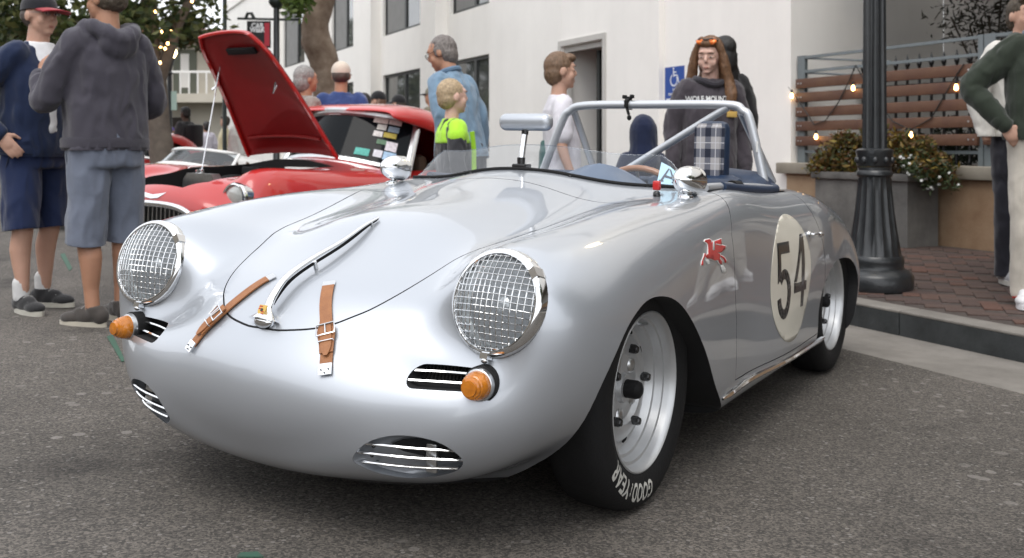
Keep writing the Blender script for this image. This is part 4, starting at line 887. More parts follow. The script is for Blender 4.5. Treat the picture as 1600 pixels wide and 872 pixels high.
# patio recess to the right: back wall, overhang, low wall, fence, iron railings
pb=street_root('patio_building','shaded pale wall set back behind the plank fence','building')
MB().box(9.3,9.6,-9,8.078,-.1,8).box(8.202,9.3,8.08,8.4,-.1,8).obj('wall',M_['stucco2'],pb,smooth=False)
MB().box(7.1,9.29,-9,7.3,2.75,3.0).obj('shade_overhang',M_['stucco2'],pb,smooth=False); MB().box(7.1,7.4,-9,7.3,3.001,8).obj('upper_wall',M_['stucco'],pb,smooth=False)  # slab over the patio is out of view, added to darken the wall below
MB().box(7.4,9.3,-9,8.07,-.1,.06).obj('patio_floor',M_['concrete'],pb,smooth=False)
M_['tan_wall']=mat('stained_tan_stucco',(.33,.235,.15),.85,alt=(.19,.11,.06),noise_scale=2.2,bump=.2,bump_scale=60,detail=9)
M_['cap']=mat('grey_tan_cap',(.30,.27,.22),.8,alt=(.21,.19,.155),noise_scale=4,detail=8)
lw=street_root('low_wall','stained tan low wall with grey coping along the brick sidewalk','wall')
MB().box(FB+.02,FB+.38,-9,8.075,-.02,.62).obj('wall_body',M_['tan_wall'],lw,smooth=False); MB().box(FB-.03,FB+.42,-9,8.19,.622,.735,.012).obj('coping',M_['cap'],lw)
M_['steel_grey']=mat('grey_painted_steel',(.16,.185,.195),.45,.2,noise_amt=.1,noise_scale=14)
M_['plank']=mat('redwood_plank',(.125,.060,.032),.6,alt=(.085,.036,.022),noise_scale=7,bump=.2,bump_scale=50)
def fence(a_hi,a_lo,label):
    f=street_root('plank_fence',label,'fence',group=None,loc=street(FB+.16,a_lo,.735)); Ln=a_hi-a_lo; Z=lambda z:z-.735
    MB().box(-.02,.02,Ln-.11,Ln,0,Z(1.84)).obj('post',M_['steel_grey'],f,smooth=False); MB().box(-.02,.02,0,.05,0,Z(1.84)).obj('post',M_['steel_grey'],f,smooth=False)
    for z in (1.82,1.675,.85): MB().box(-.017,.017,.05,Ln-.11,Z(z)-.014,Z(z)+.014).obj('rail',M_['steel_grey'],f,smooth=False)
    MB().tube([(.0,Ln-.12,Z(1.81)),(.0,Ln*.45,Z(1.69))],.010,6).tube([(.0,Ln-.12,Z(1.66)),(.0,Ln*.45,Z(1.55))],.010,6).obj('brace',M_['steel_grey'],f,smooth=False)
    for k in range(5):
        z=1.555-k*.148; jit=random.uniform(-.006,.006)
        pk=MB().box(-.062,-.021,.03,Ln-.02,Z(z)-.049+jit,Z(z)+.049+jit,.004).obj('plank',M_['plank'],f)
        for aa in (.06,.11,Ln*.45,Ln*.45+.05,Ln-.06,Ln-.10): MB().lathe([(.009,0),(.008,.004),(0,.005)],8,Matrix.Translation((-.062,aa,Z(z)+jit))@Matrix.Rotation(-math.pi/2,4,'Y')).obj('bolt',M_['alu'],pk)
    return f
fence(8.05,5.80,'red brown plank fence in grey steel frame behind the street lamp')
fence(5.79,3.45,'plank fence section beside the man in the dark green jacket'); fence(3.44,1.1,'plank fence section at the far right beyond the picture edge')
ir=street_root('iron_railing','black iron railing with spear points behind the plank fence','railing',loc=street(7.95,4.5,.06)); V=MB()
for k in range(25):
    bar=MB(); y=k*.15; bar.box(-.010,.010,y-.010,y+.010,.02,1.62); bar.lathe([(.012,1.62),(.026,1.67),(.0,1.78)],6,Matrix.Translation((0,y,0))); bar.obj('bar',M_['gloss_black'],ir,smooth=False)
for z in (.15,1.45): MB().box(-.016,.016,-.02,3.62,z-.02,z+.02).obj('rail',M_['gloss_black'],ir,smooth=False)
# string lights on the fence
M_['bulb']=mat('warm_bulb',(1,.62,.25),.3,emit=7,emit_col=(1,.55,.2)); M_['wire']=mat('black_wire',(.012,.012,.012),.6)
def ray_b(px,py,b):
    d=Vector(((px-800)/FPX,1,-(py-229.75)/FPX)); t=b/(EB.x*d.x+EB.y*d.y); return Vector((0,0,CAMZ))+d*t
sl=bpy.data.objects.new('string_lights',None); COL.objects.link(sl); sl.location=ray_b(1337,102,FB+.08); tag(sl,'string of warm bulbs on black wire draped over the plank fence','string lights')
path=[(1232,136),(1240,146),(1256,170),(1272,195),(1290,188),(1310,160),(1325,130),(1337,102)]; path2=[(1337,102),(1365,150),(1395,190),(1423,203),(1455,185),(1475,150),(1494,118),(1506,100)]
for pth in (path,path2): MB().tube([ray_b(x,y,FB+.085)-sl.location for x,y in pth],.006,6).obj('wire',M_['wire'],sl)
for x,y in ((1237,150),(1333,138),(1275,214),(1423,211),(1494,137)):
    c=ray_b(x,y,FB+.07)-sl.location; MB().lathe([(.0,-.026),(.013,-.02),(.018,-.005),(.014,.014),(.009,.03)],12,Matrix.Translation(c)).obj('bulb',M_['bulb'],sl); MB().lathe([(.013,.03),(.013,.06),(.006,.065)],10,Matrix.Translation(c)).obj('bulb_socket',M_['wire'],sl)
# ---------------------------------------------------------------- planter with shrubs
M_['stone']=mat('grey_planter_stone',(.165,.16,.15),.85,alt=(.075,.073,.070),noise_scale=3.5,bump=.35,bump_scale=40,detail=8)
pt=street_root('stone_planter','weathered grey stone planter box standing against the low wall','planter',loc=street(6.62,6.12,wz(6.62)))
pm2=MB(); 
for (x0,x1,y0,y1) in ((0,.05,0,1.10),(.31,.36,0,1.10),(.05,.31,0,.05),(.05,.31,1.05,1.10)): pm2.box(x0,x1,y0,y1,0,.56)
pm2.obj('box',M_['stone'],pt,smooth=False); MB().box(-.03,.05,-.03,1.13,.561,.625,.008).box(.31,.38,-.03,1.13,.561,.625,.008).box(.051,.309,-.03,.05,.561,.625).box(.051,.309,1.05,1.13,.561,.625).obj('rim',M_['stone'],pt)
MB().box(.05,.31,.05,1.05,.4,.58).obj('soil',mat('potting_soil',(.03,.02,.014),.95),pt,smooth=False)
def leaf_mat(name,cols,rough=.55):
    m=bpy.data.materials.new(name); m.use_nodes=True; nt=m.node_tree; p=nt.nodes['Principled BSDF']; p.inputs['Roughness'].default_value=rough
    g=nt.nodes.new('ShaderNodeNewGeometry'); r=nt.nodes.new('ShaderNodeValToRGB'); r.color_ramp.interpolation='LINEAR'
    while len(r.color_ramp.elements)<len(cols): r.color_ramp.elements.new(.5)
    for i,c in enumerate(cols): r.color_ramp.elements[i].position=i/(len(cols)-1); r.color_ramp.elements[i].color=(*c,1)
    nt.links.new(g.outputs['Random Per Island'],r.inputs[0]); nt.links.new(r.outputs[0],p.inputs['Base Color'])
    t=nt.nodes.new('ShaderNodeBsdfTranslucent'); nt.links.new(r.outputs[0],t.inputs[0]); mx=nt.nodes.new('ShaderNodeMixShader'); mx.inputs[0].default_value=.3
    out=nt.nodes['Material Output']; nt.links.new(p.outputs[0],mx.inputs[1]); nt.links.new(t.outputs[0],mx.inputs[2]); nt.links.new(mx.outputs[0],out.inputs['Surface']); return m
def leaves(n,pos,size,aspect=.45,up=.3,rng=random):      # folded diamond leaves
    mb=MB()
    for _ in range(n):
        c=pos(); d=Vector((rng.gauss(0,1),rng.gauss(0,1),rng.gauss(up,.7))).normalized(); s=d.cross(Vector((rng.gauss(0,1),rng.gauss(0,1),rng.gauss(0,1)))).normalized(); L=size*rng.uniform(.6,1.3); w=L*aspect; nrm=d.cross(s)
        mb.add([c,c+d*L*.45+s*w*.5+nrm*w*.12,c+d*L,c+d*L*.45-s*w*.5+nrm*w*.12],[(0,1,2),(0,2,3)])
    return mb
rs_=random.Random(3)
def blob_pos(cs):
    def f():
        c,r=rs_.choice(cs); v=Vector((rs_.gauss(0,1),rs_.gauss(0,1),rs_.gauss(0,1))).normalized()*(rs_.random()**.4); return Vector(c)+Vector((v.x*r[0],v.y*r[1],v.z*r[2]))
    return f
shb=street_root('croton_shrub','broad bushy shrub with yellow and rust leaves growing in the stone planter','shrub',loc=street(6.80,6.62,wz(6.62)+.58))
cs=[]
for _ in range(60):
    y=rs_.uniform(-.72,.72); dome=.40*(1-(abs(y)/.86)**2.2)+.03*math.sin(y*9); cs.append(((rs_.uniform(-.20,.14),y,rs_.uniform(.15,1)*dome),(.11,.11,.09)))
leaves(5200,blob_pos(cs),.062,.42).obj('foliage',leaf_mat('croton_leaf',[(.03,.045,.014),(.08,.085,.018),(.14,.06,.02),(.26,.19,.03),(.08,.028,.018),(.06,.085,.02)]),shb,smooth=False)
st_=MB()
for _ in range(14): c=rs_.choice(cs)[0]; st_.tube([(rs_.uniform(-.08,.08),c[1]*.6,-.02),(c[0],c[1],c[2])],.006,5)
st_.obj('stems',mat('twig',(.06,.04,.025),.8),shb)
fl=street_root('white_flower','small white daisies trailing over the right end of the stone planter','flowers',loc=street(6.70,6.02,wz(6.62)+.58))
cs2=[((rs_.uniform(-.18,.16),rs_.uniform(-.24,.16),rs_.uniform(-.10,.14)),(.09,.09,.08)) for _ in range(14)]
leaves(800,blob_pos(cs2),.05,.3).obj('foliage',leaf_mat('daisy_leaf',[(.03,.05,.02),(.06,.09,.03),(.04,.06,.03)]),fl,smooth=False)
pet=MB(); f=blob_pos([(c,(r[0]*1.15,r[1]*1.15,r[2]*1.2)) for c,r in cs2])
for _ in range(38):
    c=f(); M2=basis(c,Vector((-1+rs_.uniform(-.5,.5),-.8+rs_.uniform(-.5,.5),.6))); 
    for k in range(6): a=k*math.pi/3; pet.add([M2@Vector((0,0,.002)),M2@Vector((0.010*math.cos(a-.4),0.010*math.sin(a-.4),0)),M2@Vector((.0135*math.cos(a),.0135*math.sin(a),.002)),M2@Vector((0.010*math.cos(a+.4),0.010*math.sin(a+.4),0))],[(0,1,2,3)])
tag(pet.obj('petals',mat('white_petal',(.8,.8,.78),.7),fl,smooth=False),kind='stuff')
ol=street_root('olive_shrub','dark grey green shrub beyond the fence behind the man in the green jacket','shrub',loc=street(8.7,6.95,.06))
cs=[((rs_.uniform(-.30,.30),rs_.uniform(-.75,.35),1.85+rs_.uniform(-.35,.75)),(.28,.3,.28)) for _ in range(26)]
leaves(3000,blob_pos(cs),.085,.25).obj('foliage',leaf_mat('olive_leaf',[(.018,.022,.014),(.05,.05,.035),(.035,.032,.022),(.07,.06,.045)]),ol,smooth=False)
st_=MB(); st_.tube([(0,0,0),(.05,-.05,.9),(0,-.1,1.5)],[.05,.04,.025],8)
for c,_ in cs: st_.tube([(0,-.1,1.2),(c[0]*.5,c[1]*.5,1.2+(c[2]-1.2)*.5),c],.010,5)
st_.obj('trunk',mat('bark_dark',(.05,.04,.03),.9),ol)
# dark potted plants behind the railing
for yy,lab in ((6.1,'dark leafy plant in the patio behind the left half of the iron railing'),(5.2,'dark leafy plant in the patio nearest the green jacketed man')):
    o=street_root('patio_plant',lab,'plant',loc=street(8.35,yy+.9,.06)); cs=[((rs_.uniform(-.2,.2),rs_.uniform(-.35,.35),rs_.uniform(.5,1.0)),(.2,.2,.25)) for _ in range(9)]
    leaves(700,blob_pos(cs),.12,.3).obj('foliage',leaf_mat('dark_leaf',[(.01,.018,.010),(.025,.035,.018)]),o,smooth=False); MB().lathe([(.14,0),(.2,.42),(.21,.45),(.18,.45)],20).obj('pot',M_['stone'],o)
# ---------------------------------------------------------------- street lamps
M_['lamp_iron']=mat('black_cast_iron',(.016,.018,.020),.35,coat=.25,bump=.15,bump_scale=60,noise_amt=.3,noise_scale=12)
M_['globe']=mat('lit_globe',(1,.85,.6),.4,emit=6,emit_col=(1,.78,.42))
def fluted(mb,prof,nfl,depth,n=96):
    k=len(mb.v); m=len(prof)
    for r,z,d in prof:
        for j in range(n): a=2*math.pi*j/n; rr=r*(1-depth*d*abs(math.sin(nfl*a/2))**.7 ); mb.v.append((rr*math.cos(a),rr*math.sin(a),z))
    for i in range(m-1):
        for j in range(n): mb.f.append((k+i*n+j,k+i*n+(j+1)%n,k+(i+1)*n+(j+1)%n,k+(i+1)*n+j)); mb.mi.append(0)
    return mb
def big_lamp(loc):
    L=thing('street_lamp','tall black fluted cast iron lamp post on the brick sidewalk behind the race car','street lamp',loc)
    MB().lathe([(.228,0),(.232,.02),(.232,.085),(.222,.10),(.205,.115),(.178,.13),(.172,.15),(.176,.17),(.176,.195),(.166,.21)],48).obj('base',M_['lamp_iron'],L)
    fluted(MB(),[(.160,.21,.2),(.152,.26,1),(.135,.36,1),(.118,.48,1),(.106,.60,1),(.100,.68,.8),(.099,.70,0)],16,.09).obj('flared_foot',M_['lamp_iron'],L,angle=60)
    cl=MB().lathe([(.099,.70),(.110,.712),(.110,.73),(.100,.742),(.101,.76)],40); cl.lathe([(.100,.765),(.108,.775),(.108,.835),(.112,.845),(.112,.868),(.100,.875),(.078,.88)],40); cc=cl.obj('collar',M_['lamp_iron'],L)
    for k in range(10):
        a=2*math.pi*k/10; MB().ell((.107*math.cos(a),.107*math.sin(a),.805),(.018,.018,.024),Matrix.Rotation(a,3,'Z'),8,6).obj('acanthus_leaf',M_['lamp_iron'],cc)
    fluted(MB(),[(.076,.875,1),(.072,1.2,1),(.066,2.2,1),(.062,3.0,1),(.06,3.6,1)],12,.14).obj('shaft',M_['lamp_iron'],L,angle=60)
    MB().lathe([(.06,3.6),(.10,3.66),(.10,3.7),(.07,3.75),(.12,3.85)],32).obj('capital',M_['lamp_iron'],L); MB().lathe([(.11,3.85),(.19,4.0),(.2,4.15),(.15,4.35),(.05,4.45),(0,4.5)],32).obj('globe',M_['globe'],L)
p0=at(1366.5,450,6.25); big_lamp((p0.x,p0.y,wz(4.75)))
def small_lamp(name,label,cat,loc,h,sc=1):
    L=thing(name,label,cat,loc); MB().lathe([(.16,0),(.16,.12),(.11,.2),(.09,.7),(.1,.74),(.06,.8),(.05,h-.45),(.09,h-.42),(.04,h-.38),(.055,h-.3),(.11,h-.12),(.12,h-.1)],16).obj('post',M_['lamp_iron'],L); return L
q=at(265,229,21); l=small_lamp('street_lamp','distant black lamp post with a lit globe beside the left tree trunk','street lamp',(q.x,q.y,ground_z(q.x,q.y)),2.95); MB().lathe([(.1,2.86),(.15,2.95),(.13,3.08),(.05,3.16),(0,3.18)],16).obj('globe',M_['globe'],l)
MB().box(-.04,.16,-.03,-.02,1.75,2.15).obj('street_sign',mat('pale_green_sign',(.35,.48,.43),.5),l,smooth=False)
# dark post with the hanging banner
q=at(432,229,17.5); l=small_lamp('banner_post','dark green lamp post with a crossbar carrying a car show banner','lamp post',(q.x,q.y,ground_z(q.x,q.y)),5.2)
Zr=lambda py:CAMZ+(229.75-py)*17.5/FPX-l.location.z
Xr=lambda px:(px-432)*17.5/FPX
M_['post_green']=mat('dark_green_post',(.012,.02,.018),.45)
MB().lathe([(.075,Zr(12)),(.13,Zr(6)),(.14,Zr(2)),(.10,Zr(-6)),(.12,Zr(-12))],16).obj('capital',M_['post_green'],l)
MB().tube([(Xr(371),0,Zr(29)),(Xr(470),0,Zr(31))],.022,8).tube([(Xr(469),0,Zr(30)),(Xr(469),0,Zr(88))],.02,8).obj('crossbar',M_['post_green'],l)
MB().tube([(Xr(384),0,Zr(29)),(Xr(387),0,Zr(21)),(Xr(393),0,Zr(21)),(Xr(397),0,Zr(29))],.03,8).obj('finial',M_['post_green'],l)
bn=MB().box(Xr(386),Xr(423),-.012,.012,Zr(75),Zr(33)).obj('banner',mat('black_banner',(.012,.014,.015),.7),l,smooth=False)
MB().box(Xr(413.5),Xr(421.5),-.016,-.0125,Zr(72),Zr(36)).obj('red_stripe',mat('banner_red',(.42,.03,.05),.7),bn,smooth=False)
for t_,py in (('CAR',40.5),('WEEK',47)):
    me=ctext(t_,.118,.006,0,.92 if t_=='CAR' else .82); me.transform(Matrix.Translation((Xr(402.5),-.0135,Zr(py)))@Matrix.Rotation(math.pi/2,4,'X')); link('lettering',me,bn,M_['sign_white'])
q=at(351,229,19.5); l=thing('metal_pole','slim dark green pole rising behind the raised red hood','pole',(q.x,q.y,ground_z(q.x,q.y))); MB().lathe([(.08,0),(.08,.3),(.045,.35),(.04,7)],12).obj('pole',M_['post_green'],l); MB().box(-.05,.05,-.05,.05,6.9,7.1).obj('pole_cap',M_['post_green'],l,smooth=False)
# ---------------------------------------------------------------- trees
M_['bark']=mat('mottled_bark',(.33,.26,.20),.9,alt=(.12,.075,.05),noise_scale=3.2,bump=1.0,bump_scale=9,detail=8)
M_['bark2']=mat('grey_brown_bark',(.20,.165,.135),.9,alt=(.105,.085,.07),noise_scale=5,bump=.5,bump_scale=14,detail=8)
lf_dark=leaf_mat('street_tree_leaf',[(.02,.034,.012),(.05,.075,.02),(.08,.11,.03),(.15,.155,.05),(.035,.05,.018)])
lf_green=leaf_mat('young_leaf',[(.05,.09,.015),(.10,.16,.03),(.13,.17,.04)])
def bumpy(mb,amt,fr,seed=0):
    v=[]
    for p in mb.v: q=Vector(p); n=noise.noise_vector(q*fr+Vector((seed,0,0))); v.append(tuple(q+Vector(n)*amt))
    mb.v=v; return mb
def tree(name,label,loc,limbs,crown,nleaf,size,bark,leaf,group=None):
    t=thing(name,label,'tree',loc,group=group); b_=MB()
    for pts,r0,r1 in limbs:
        pp=catmull(pts,6); k=len(pp); b_.tube(pp,[r0+(r1-r0)*i/(k-1) for i in range(k)],14)
    bumpy(b_,.03,3).obj('trunk',bark,t,angle=0); leaves(nleaf,blob_pos(crown),size,.55,.1).obj('crown',leaf,t,smooth=False); return t
q=at(250,229,16.5); gz0=ground_z(q.x,q.y)
rc=random.Random(9)
def crown_at(px0,px1,py0,py1,Y,n,r,base):
    o=[]
    for _ in range(n):
        p=at(rc.uniform(px0,px1),rc.uniform(py0,py1),Y+rc.uniform(-1.6,1.6))-base; o.append((tuple(p),(r*rc.uniform(.6,1.2),)*3))
    return o
bs=Vector((q.x,q.y,gz0))
limbs=[([(.12,0,0),(.02,0,1.0),(-.06,0,1.9),(-.12,0,2.5),(-.18,0,3.3),(-.5,.2,4.6)],.22,.09),([(-.08,0,1.95),(.12,.0,2.45),(.30,0,3.0),(.9,.2,4.2)],.13,.06),([(-.14,0,2.3),(-.6,0,2.75),(-1.4,.1,3.0),(-2.6,0,3.6)],.08,.04)]
crown=crown_at(-60,110,-120,60,16.5,34,.45,bs)+crown_at(110,335,-140,45,16.5,52,.42,bs)+crown_at(265,320,40,66,16.5,6,.26,bs)+crown_at(100,215,40,70,16.5,9,.3,bs)+crown_at(0,70,-20,50,16.5,8,.3,bs)
tree('street_tree','leafy street tree with a forked pale trunk and small lights at the left',bs,limbs,crown,9500,.17,M_['bark2'],lf_dark)
fl_=bpy.data.objects.new('tree_lights',None); COL.objects.link(fl_); fl_.location=at(258,60,16.0); tag(fl_,'small warm lights strung through the left street tree','string lights')
pts=[(259,37),(252,50),(267,49),(251,75),(258,76),(250,98),(243,18),(300,2),(262,68)]
for x,y in pts: MB().ell(at(x,y,16.0)-fl_.location,(.02,.02,.025),seg=10,rings=8).obj('bulb',M_['bulb'],fl_)
MB().tube([at(x,y-1,16.0)-fl_.location for x,y in [(300,0),(243,16),(259,35),(252,48),(267,47),(262,66),(251,73),(258,74),(250,96)]],.008,5).obj('wire',M_['wire'],fl_)
q=at(500,229,18.5); bs=Vector((q.x,q.y,wz(4.9)))
P_=lambda px,py:tuple(at(px,py,18.5)-bs)
limbs=[([P_(512,232),P_(514,180),P_(512,130),P_(505,95),P_(494,62),P_(493,35),P_(502,5),P_(508,-40),P_(520,-110)],.31,.22),([P_(503,0),P_(480,-40),P_(450,-90)],.14,.07)]
crown=crown_at(448,478,-40,18,18.5,14,.2,bs)+crown_at(440,600,-160,-70,18.5,22,.6,bs)
tree('street_tree','leaning mottled tree trunk before the white building with green leaves beside it',bs,limbs,crown,3000,.15,M_['bark'],lf_green)
bs=street(5.0,-3.4,wz(5.0)); tree('street_tree','broad unseen street tree added on the right sidewalk to darken the silver flank',bs,[([(0,0,0),(.05,0,1.2),(-.05,.05,2.4),(.1,0,3.4)],.2,.13),([(-.05,.05,2.3),(-.8,.2,3.2),(-1.5,.3,4.2)],.11,.05),([(0,0,2.6),(.7,-.3,3.6),(1.3,-.5,4.4)],.1,.05)],[((rc.uniform(-2.3,2.3),rc.uniform(-2.3,2.3),rc.uniform(2.5,5.4)),(.8,.8,.65)) for _ in range(30)],3500,.26,M_['bark'],lf_dark)  # added out of view; its crown shades the flank and darkens its reflections
# ---------------------------------------------------------------- far side: balcony building, distant trees, houses across the street
M_['cream']=mat('cream_stucco',(.55,.51,.43),.9,noise_amt=.06,noise_scale=1)
bb=thing('balcony_building','cream building with a white balcony far behind the left tree','building',(-17.5,47,.4))
MB().box(-9,9,0,8,-1,5.6).obj('wall',M_['cream'],bb,smooth=False); MB().box(-9.3,9.3,-1.5,8.3,5.601,5.9).obj('roof',mat('clay_roof',(.28,.13,.08),.8),bb,smooth=False)
bal=MB().box(-7,6.4,-1.4,-.001,2.55,2.95).obj('balcony',M_['cream'],bb,smooth=False); MB().box(-7,6.4,-1.4,-1.34,3.9,4.0).obj('rail',M_['stucco'],bal,smooth=False)
for k in range(34): MB().box(-6.95+k*.4,-6.89+k*.4,-1.40,-1.34,2.951,3.899).obj('baluster',M_['stucco'],bal,smooth=False)
M_['shutter']=mat('grey_green_shutter',(.12,.13,.10),.7)
for k in range(5):
    w=MB().box(-6.3+k*2.6,-5.2+k*2.6,-.05,-.001,2.96,5.1).obj('window',M_['shutter'],bb,smooth=False); MB().box(-5.95+k*2.6,-5.55+k*2.6,-.07,-.051,3.3,4.9).obj('pane',M_['stucco'],w,smooth=False)
for k in range(4): MB().box(-5.5+k*3.2,-4.1+k*3.2,-.05,-.001,-.6,1.9).obj('doorway',mat('dim_doorway',(.05,.04,.035),.8),bb,smooth=False)
for i,(px,Y,lab) in enumerate(((60,40,'dense green tree beyond the two men at the left edge'),(170,55,'dark green tree far down the street behind the left street tree'),(-60,34,'broad green tree beyond the left edge of the picture'))):
    q=at(px,229,Y); bs=Vector((q.x,q.y,ground_z(q.x,q.y))); cr2=[]
    for _ in range(26): cr2.append(((rc.uniform(-2.6,2.6),rc.uniform(-2,2),rc.uniform(2.3,6.2)),(.9,.9,.8)))
    tree('distant_tree',lab,bs,[([(0,0,0),(.1,0,1.5),(0,0,3)],.25,.15),([(0,0,2.4),(1,0,3.6),(1.6,0,4.6)],.12,.05),([(0,0,2.4),(-.9,.3,3.8),(-1.5,.4,5)],.12,.05)],cr2,2600,.38,M_['bark2'],lf_dark)
op=street_root('opposite_building','row of pale shop fronts across the street behind the photographer','building')
o=MB(); o.box(-20,-14.5,-14,24,-.2,6.2); o.obj('wall',mat('tan_stucco',(.36,.32,.27),.9),op,smooth=False); MB().box(-14.5,-13.4,-14,24,3.0,3.2).obj('awning',mat('awning_green',(.03,.06,.05),.7),op,smooth=False)
for k in range(9):
    w=MB().box(-14.56,-14.501,-13+k*4,-10.2+k*4,.6,2.7).obj('window',M_['frame_dark'],op,smooth=False); MB().box(-14.58,-14.561,-12.9+k*4,-10.3+k*4,.7,2.6).obj('pane',M_['pane'],w,smooth=False); w=MB().box(-14.56,-14.501,-12.6+k*4,-11+k*4,3.9,5.4).obj('window',M_['frame_dark'],op,smooth=False); MB().box(-14.58,-14.561,-12.5+k*4,-11.1+k*4,4,5.3).obj('pane',M_['pane'],w,smooth=False)
tag(MB().box(-14.5,OK_,-60,160,-.5,gz(OK_)+.13).obj('far_pavement',M_['concrete'],smooth=False,rot=(0,0,ST)),kind='structure')
far=MB(); zf=gz(OK_)-.08
far.add([(-400,-400,zf-.6),(400,-400,zf-.6),(400,400,zf-.6),(-400,400,zf-.6)],[(0,1,2,3)]); tag(far.obj('ground',mat('far_ground',(.10,.10,.09),.95),smooth=False),kind='structure')
# ---------------------------------------------------------------- other show cars
phi_=np.radians([0,17,32,44,55,70,90,112,133,155,180])
def ring_(xw,zt,zs,zb,yt,ys,yb):
    s=np.sin(phi_);c=np.cos(phi_); return np.stack([xw*s,np.where(c>0,ys+(yt-ys)*c**2,ys+(yb-ys)*c**2),np.where(c>0,zs+(zt-zs)*c,zs+(zs-zb)*c)],1)
def sec_(y,zc,zv,z3,zcr,z5,xm,zm,x7,z7,xs,zs,xcr=.58,x5=.69,zb=.17):
    return np.array([(x,y,z) for x,z in [(0,zc),(.18,zc-.2*(zc-zv)),(.36,zv),(.47,z3),(xcr,zcr),(x5,z5),(xm,zm),(x7,z7),(xs,zs),(xs-.13,zb),(0,zb)]])
rows=[np.tile([[0,-.72,.45]],(11,1)),ring_(.16,.54,.45,.36,-.712,-.718,-.712),ring_(.36,.62,.45,.27,-.685,-.705,-.69),ring_(.54,.69,.46,.21,-.60,-.65,-.64),ring_(.67,.745,.47,.19,-.47,-.52,-.56)]
r=ring_(.735,.775,.48,.18,-.28,-.32,-.40); r[3]=(.48,-.36,.765);r[4]=(.57,-.40,.77);r[5]=(.67,-.38,.70); rows.append(r)
for y,zc,zv,z3,zcr,z5 in ((-.08,.80,.775,.785,.80,.74),(.2,.825,.79,.785,.79,.735),(.5,.85,.815,.80,.785,.725),(.85,.87,.84,.815,.79,.725),(1.2,.86,.84,.82,.79,.72),(1.55,.86,.84,.82,.79,.72),(1.95,.86,.85,.835,.81,.745),(2.35,.85,.84,.83,.81,.75),(2.7,.80,.79,.78,.765,.70)): rows.append(sec_(y,zc,zv,z3,zcr,z5,.765,.50,.755,.32,.70,.20))
rows+= [ring_(.64,.70,.5,.24,2.98,3.0,2.98),ring_(.42,.60,.5,.32,3.16,3.18,3.14),ring_(.18,.54,.5,.42,3.22,3.23,3.2),np.tile([[0,3.24,.5]],(11,1))]
sh2=Shell(np.array(rows),96,44)
M_['red']=paint('red_car_paint',(.50,.018,.016),0,.35,False); M_['red_under']=mat('dark_red_underside',(.24,.009,.010),.42,coat=.25,noise_amt=.12,noise_scale=3)  # second red is a deeper tone for the raised hood's lower face
M_['white_car']=paint('white_car_paint',(.74,.74,.72),0,.35,False)
M_['car_glass']=mat('dark_car_glass',(.006,.008,.010),.06,spec=.12); M_['tan_seat']=mat('tan_interior',(.10,.06,.04),.7)
M_['clear_glass']=glass_mat('clear_car_glass',(.80,.86,.90),.10)
W_r=2.34
archs=[sm2([(y0+.34*math.cos(R_(a)),.30+.34*math.sin(R_(a))) for a in range(-10,191,20)],3,False) for y0 in (0,W_r)]
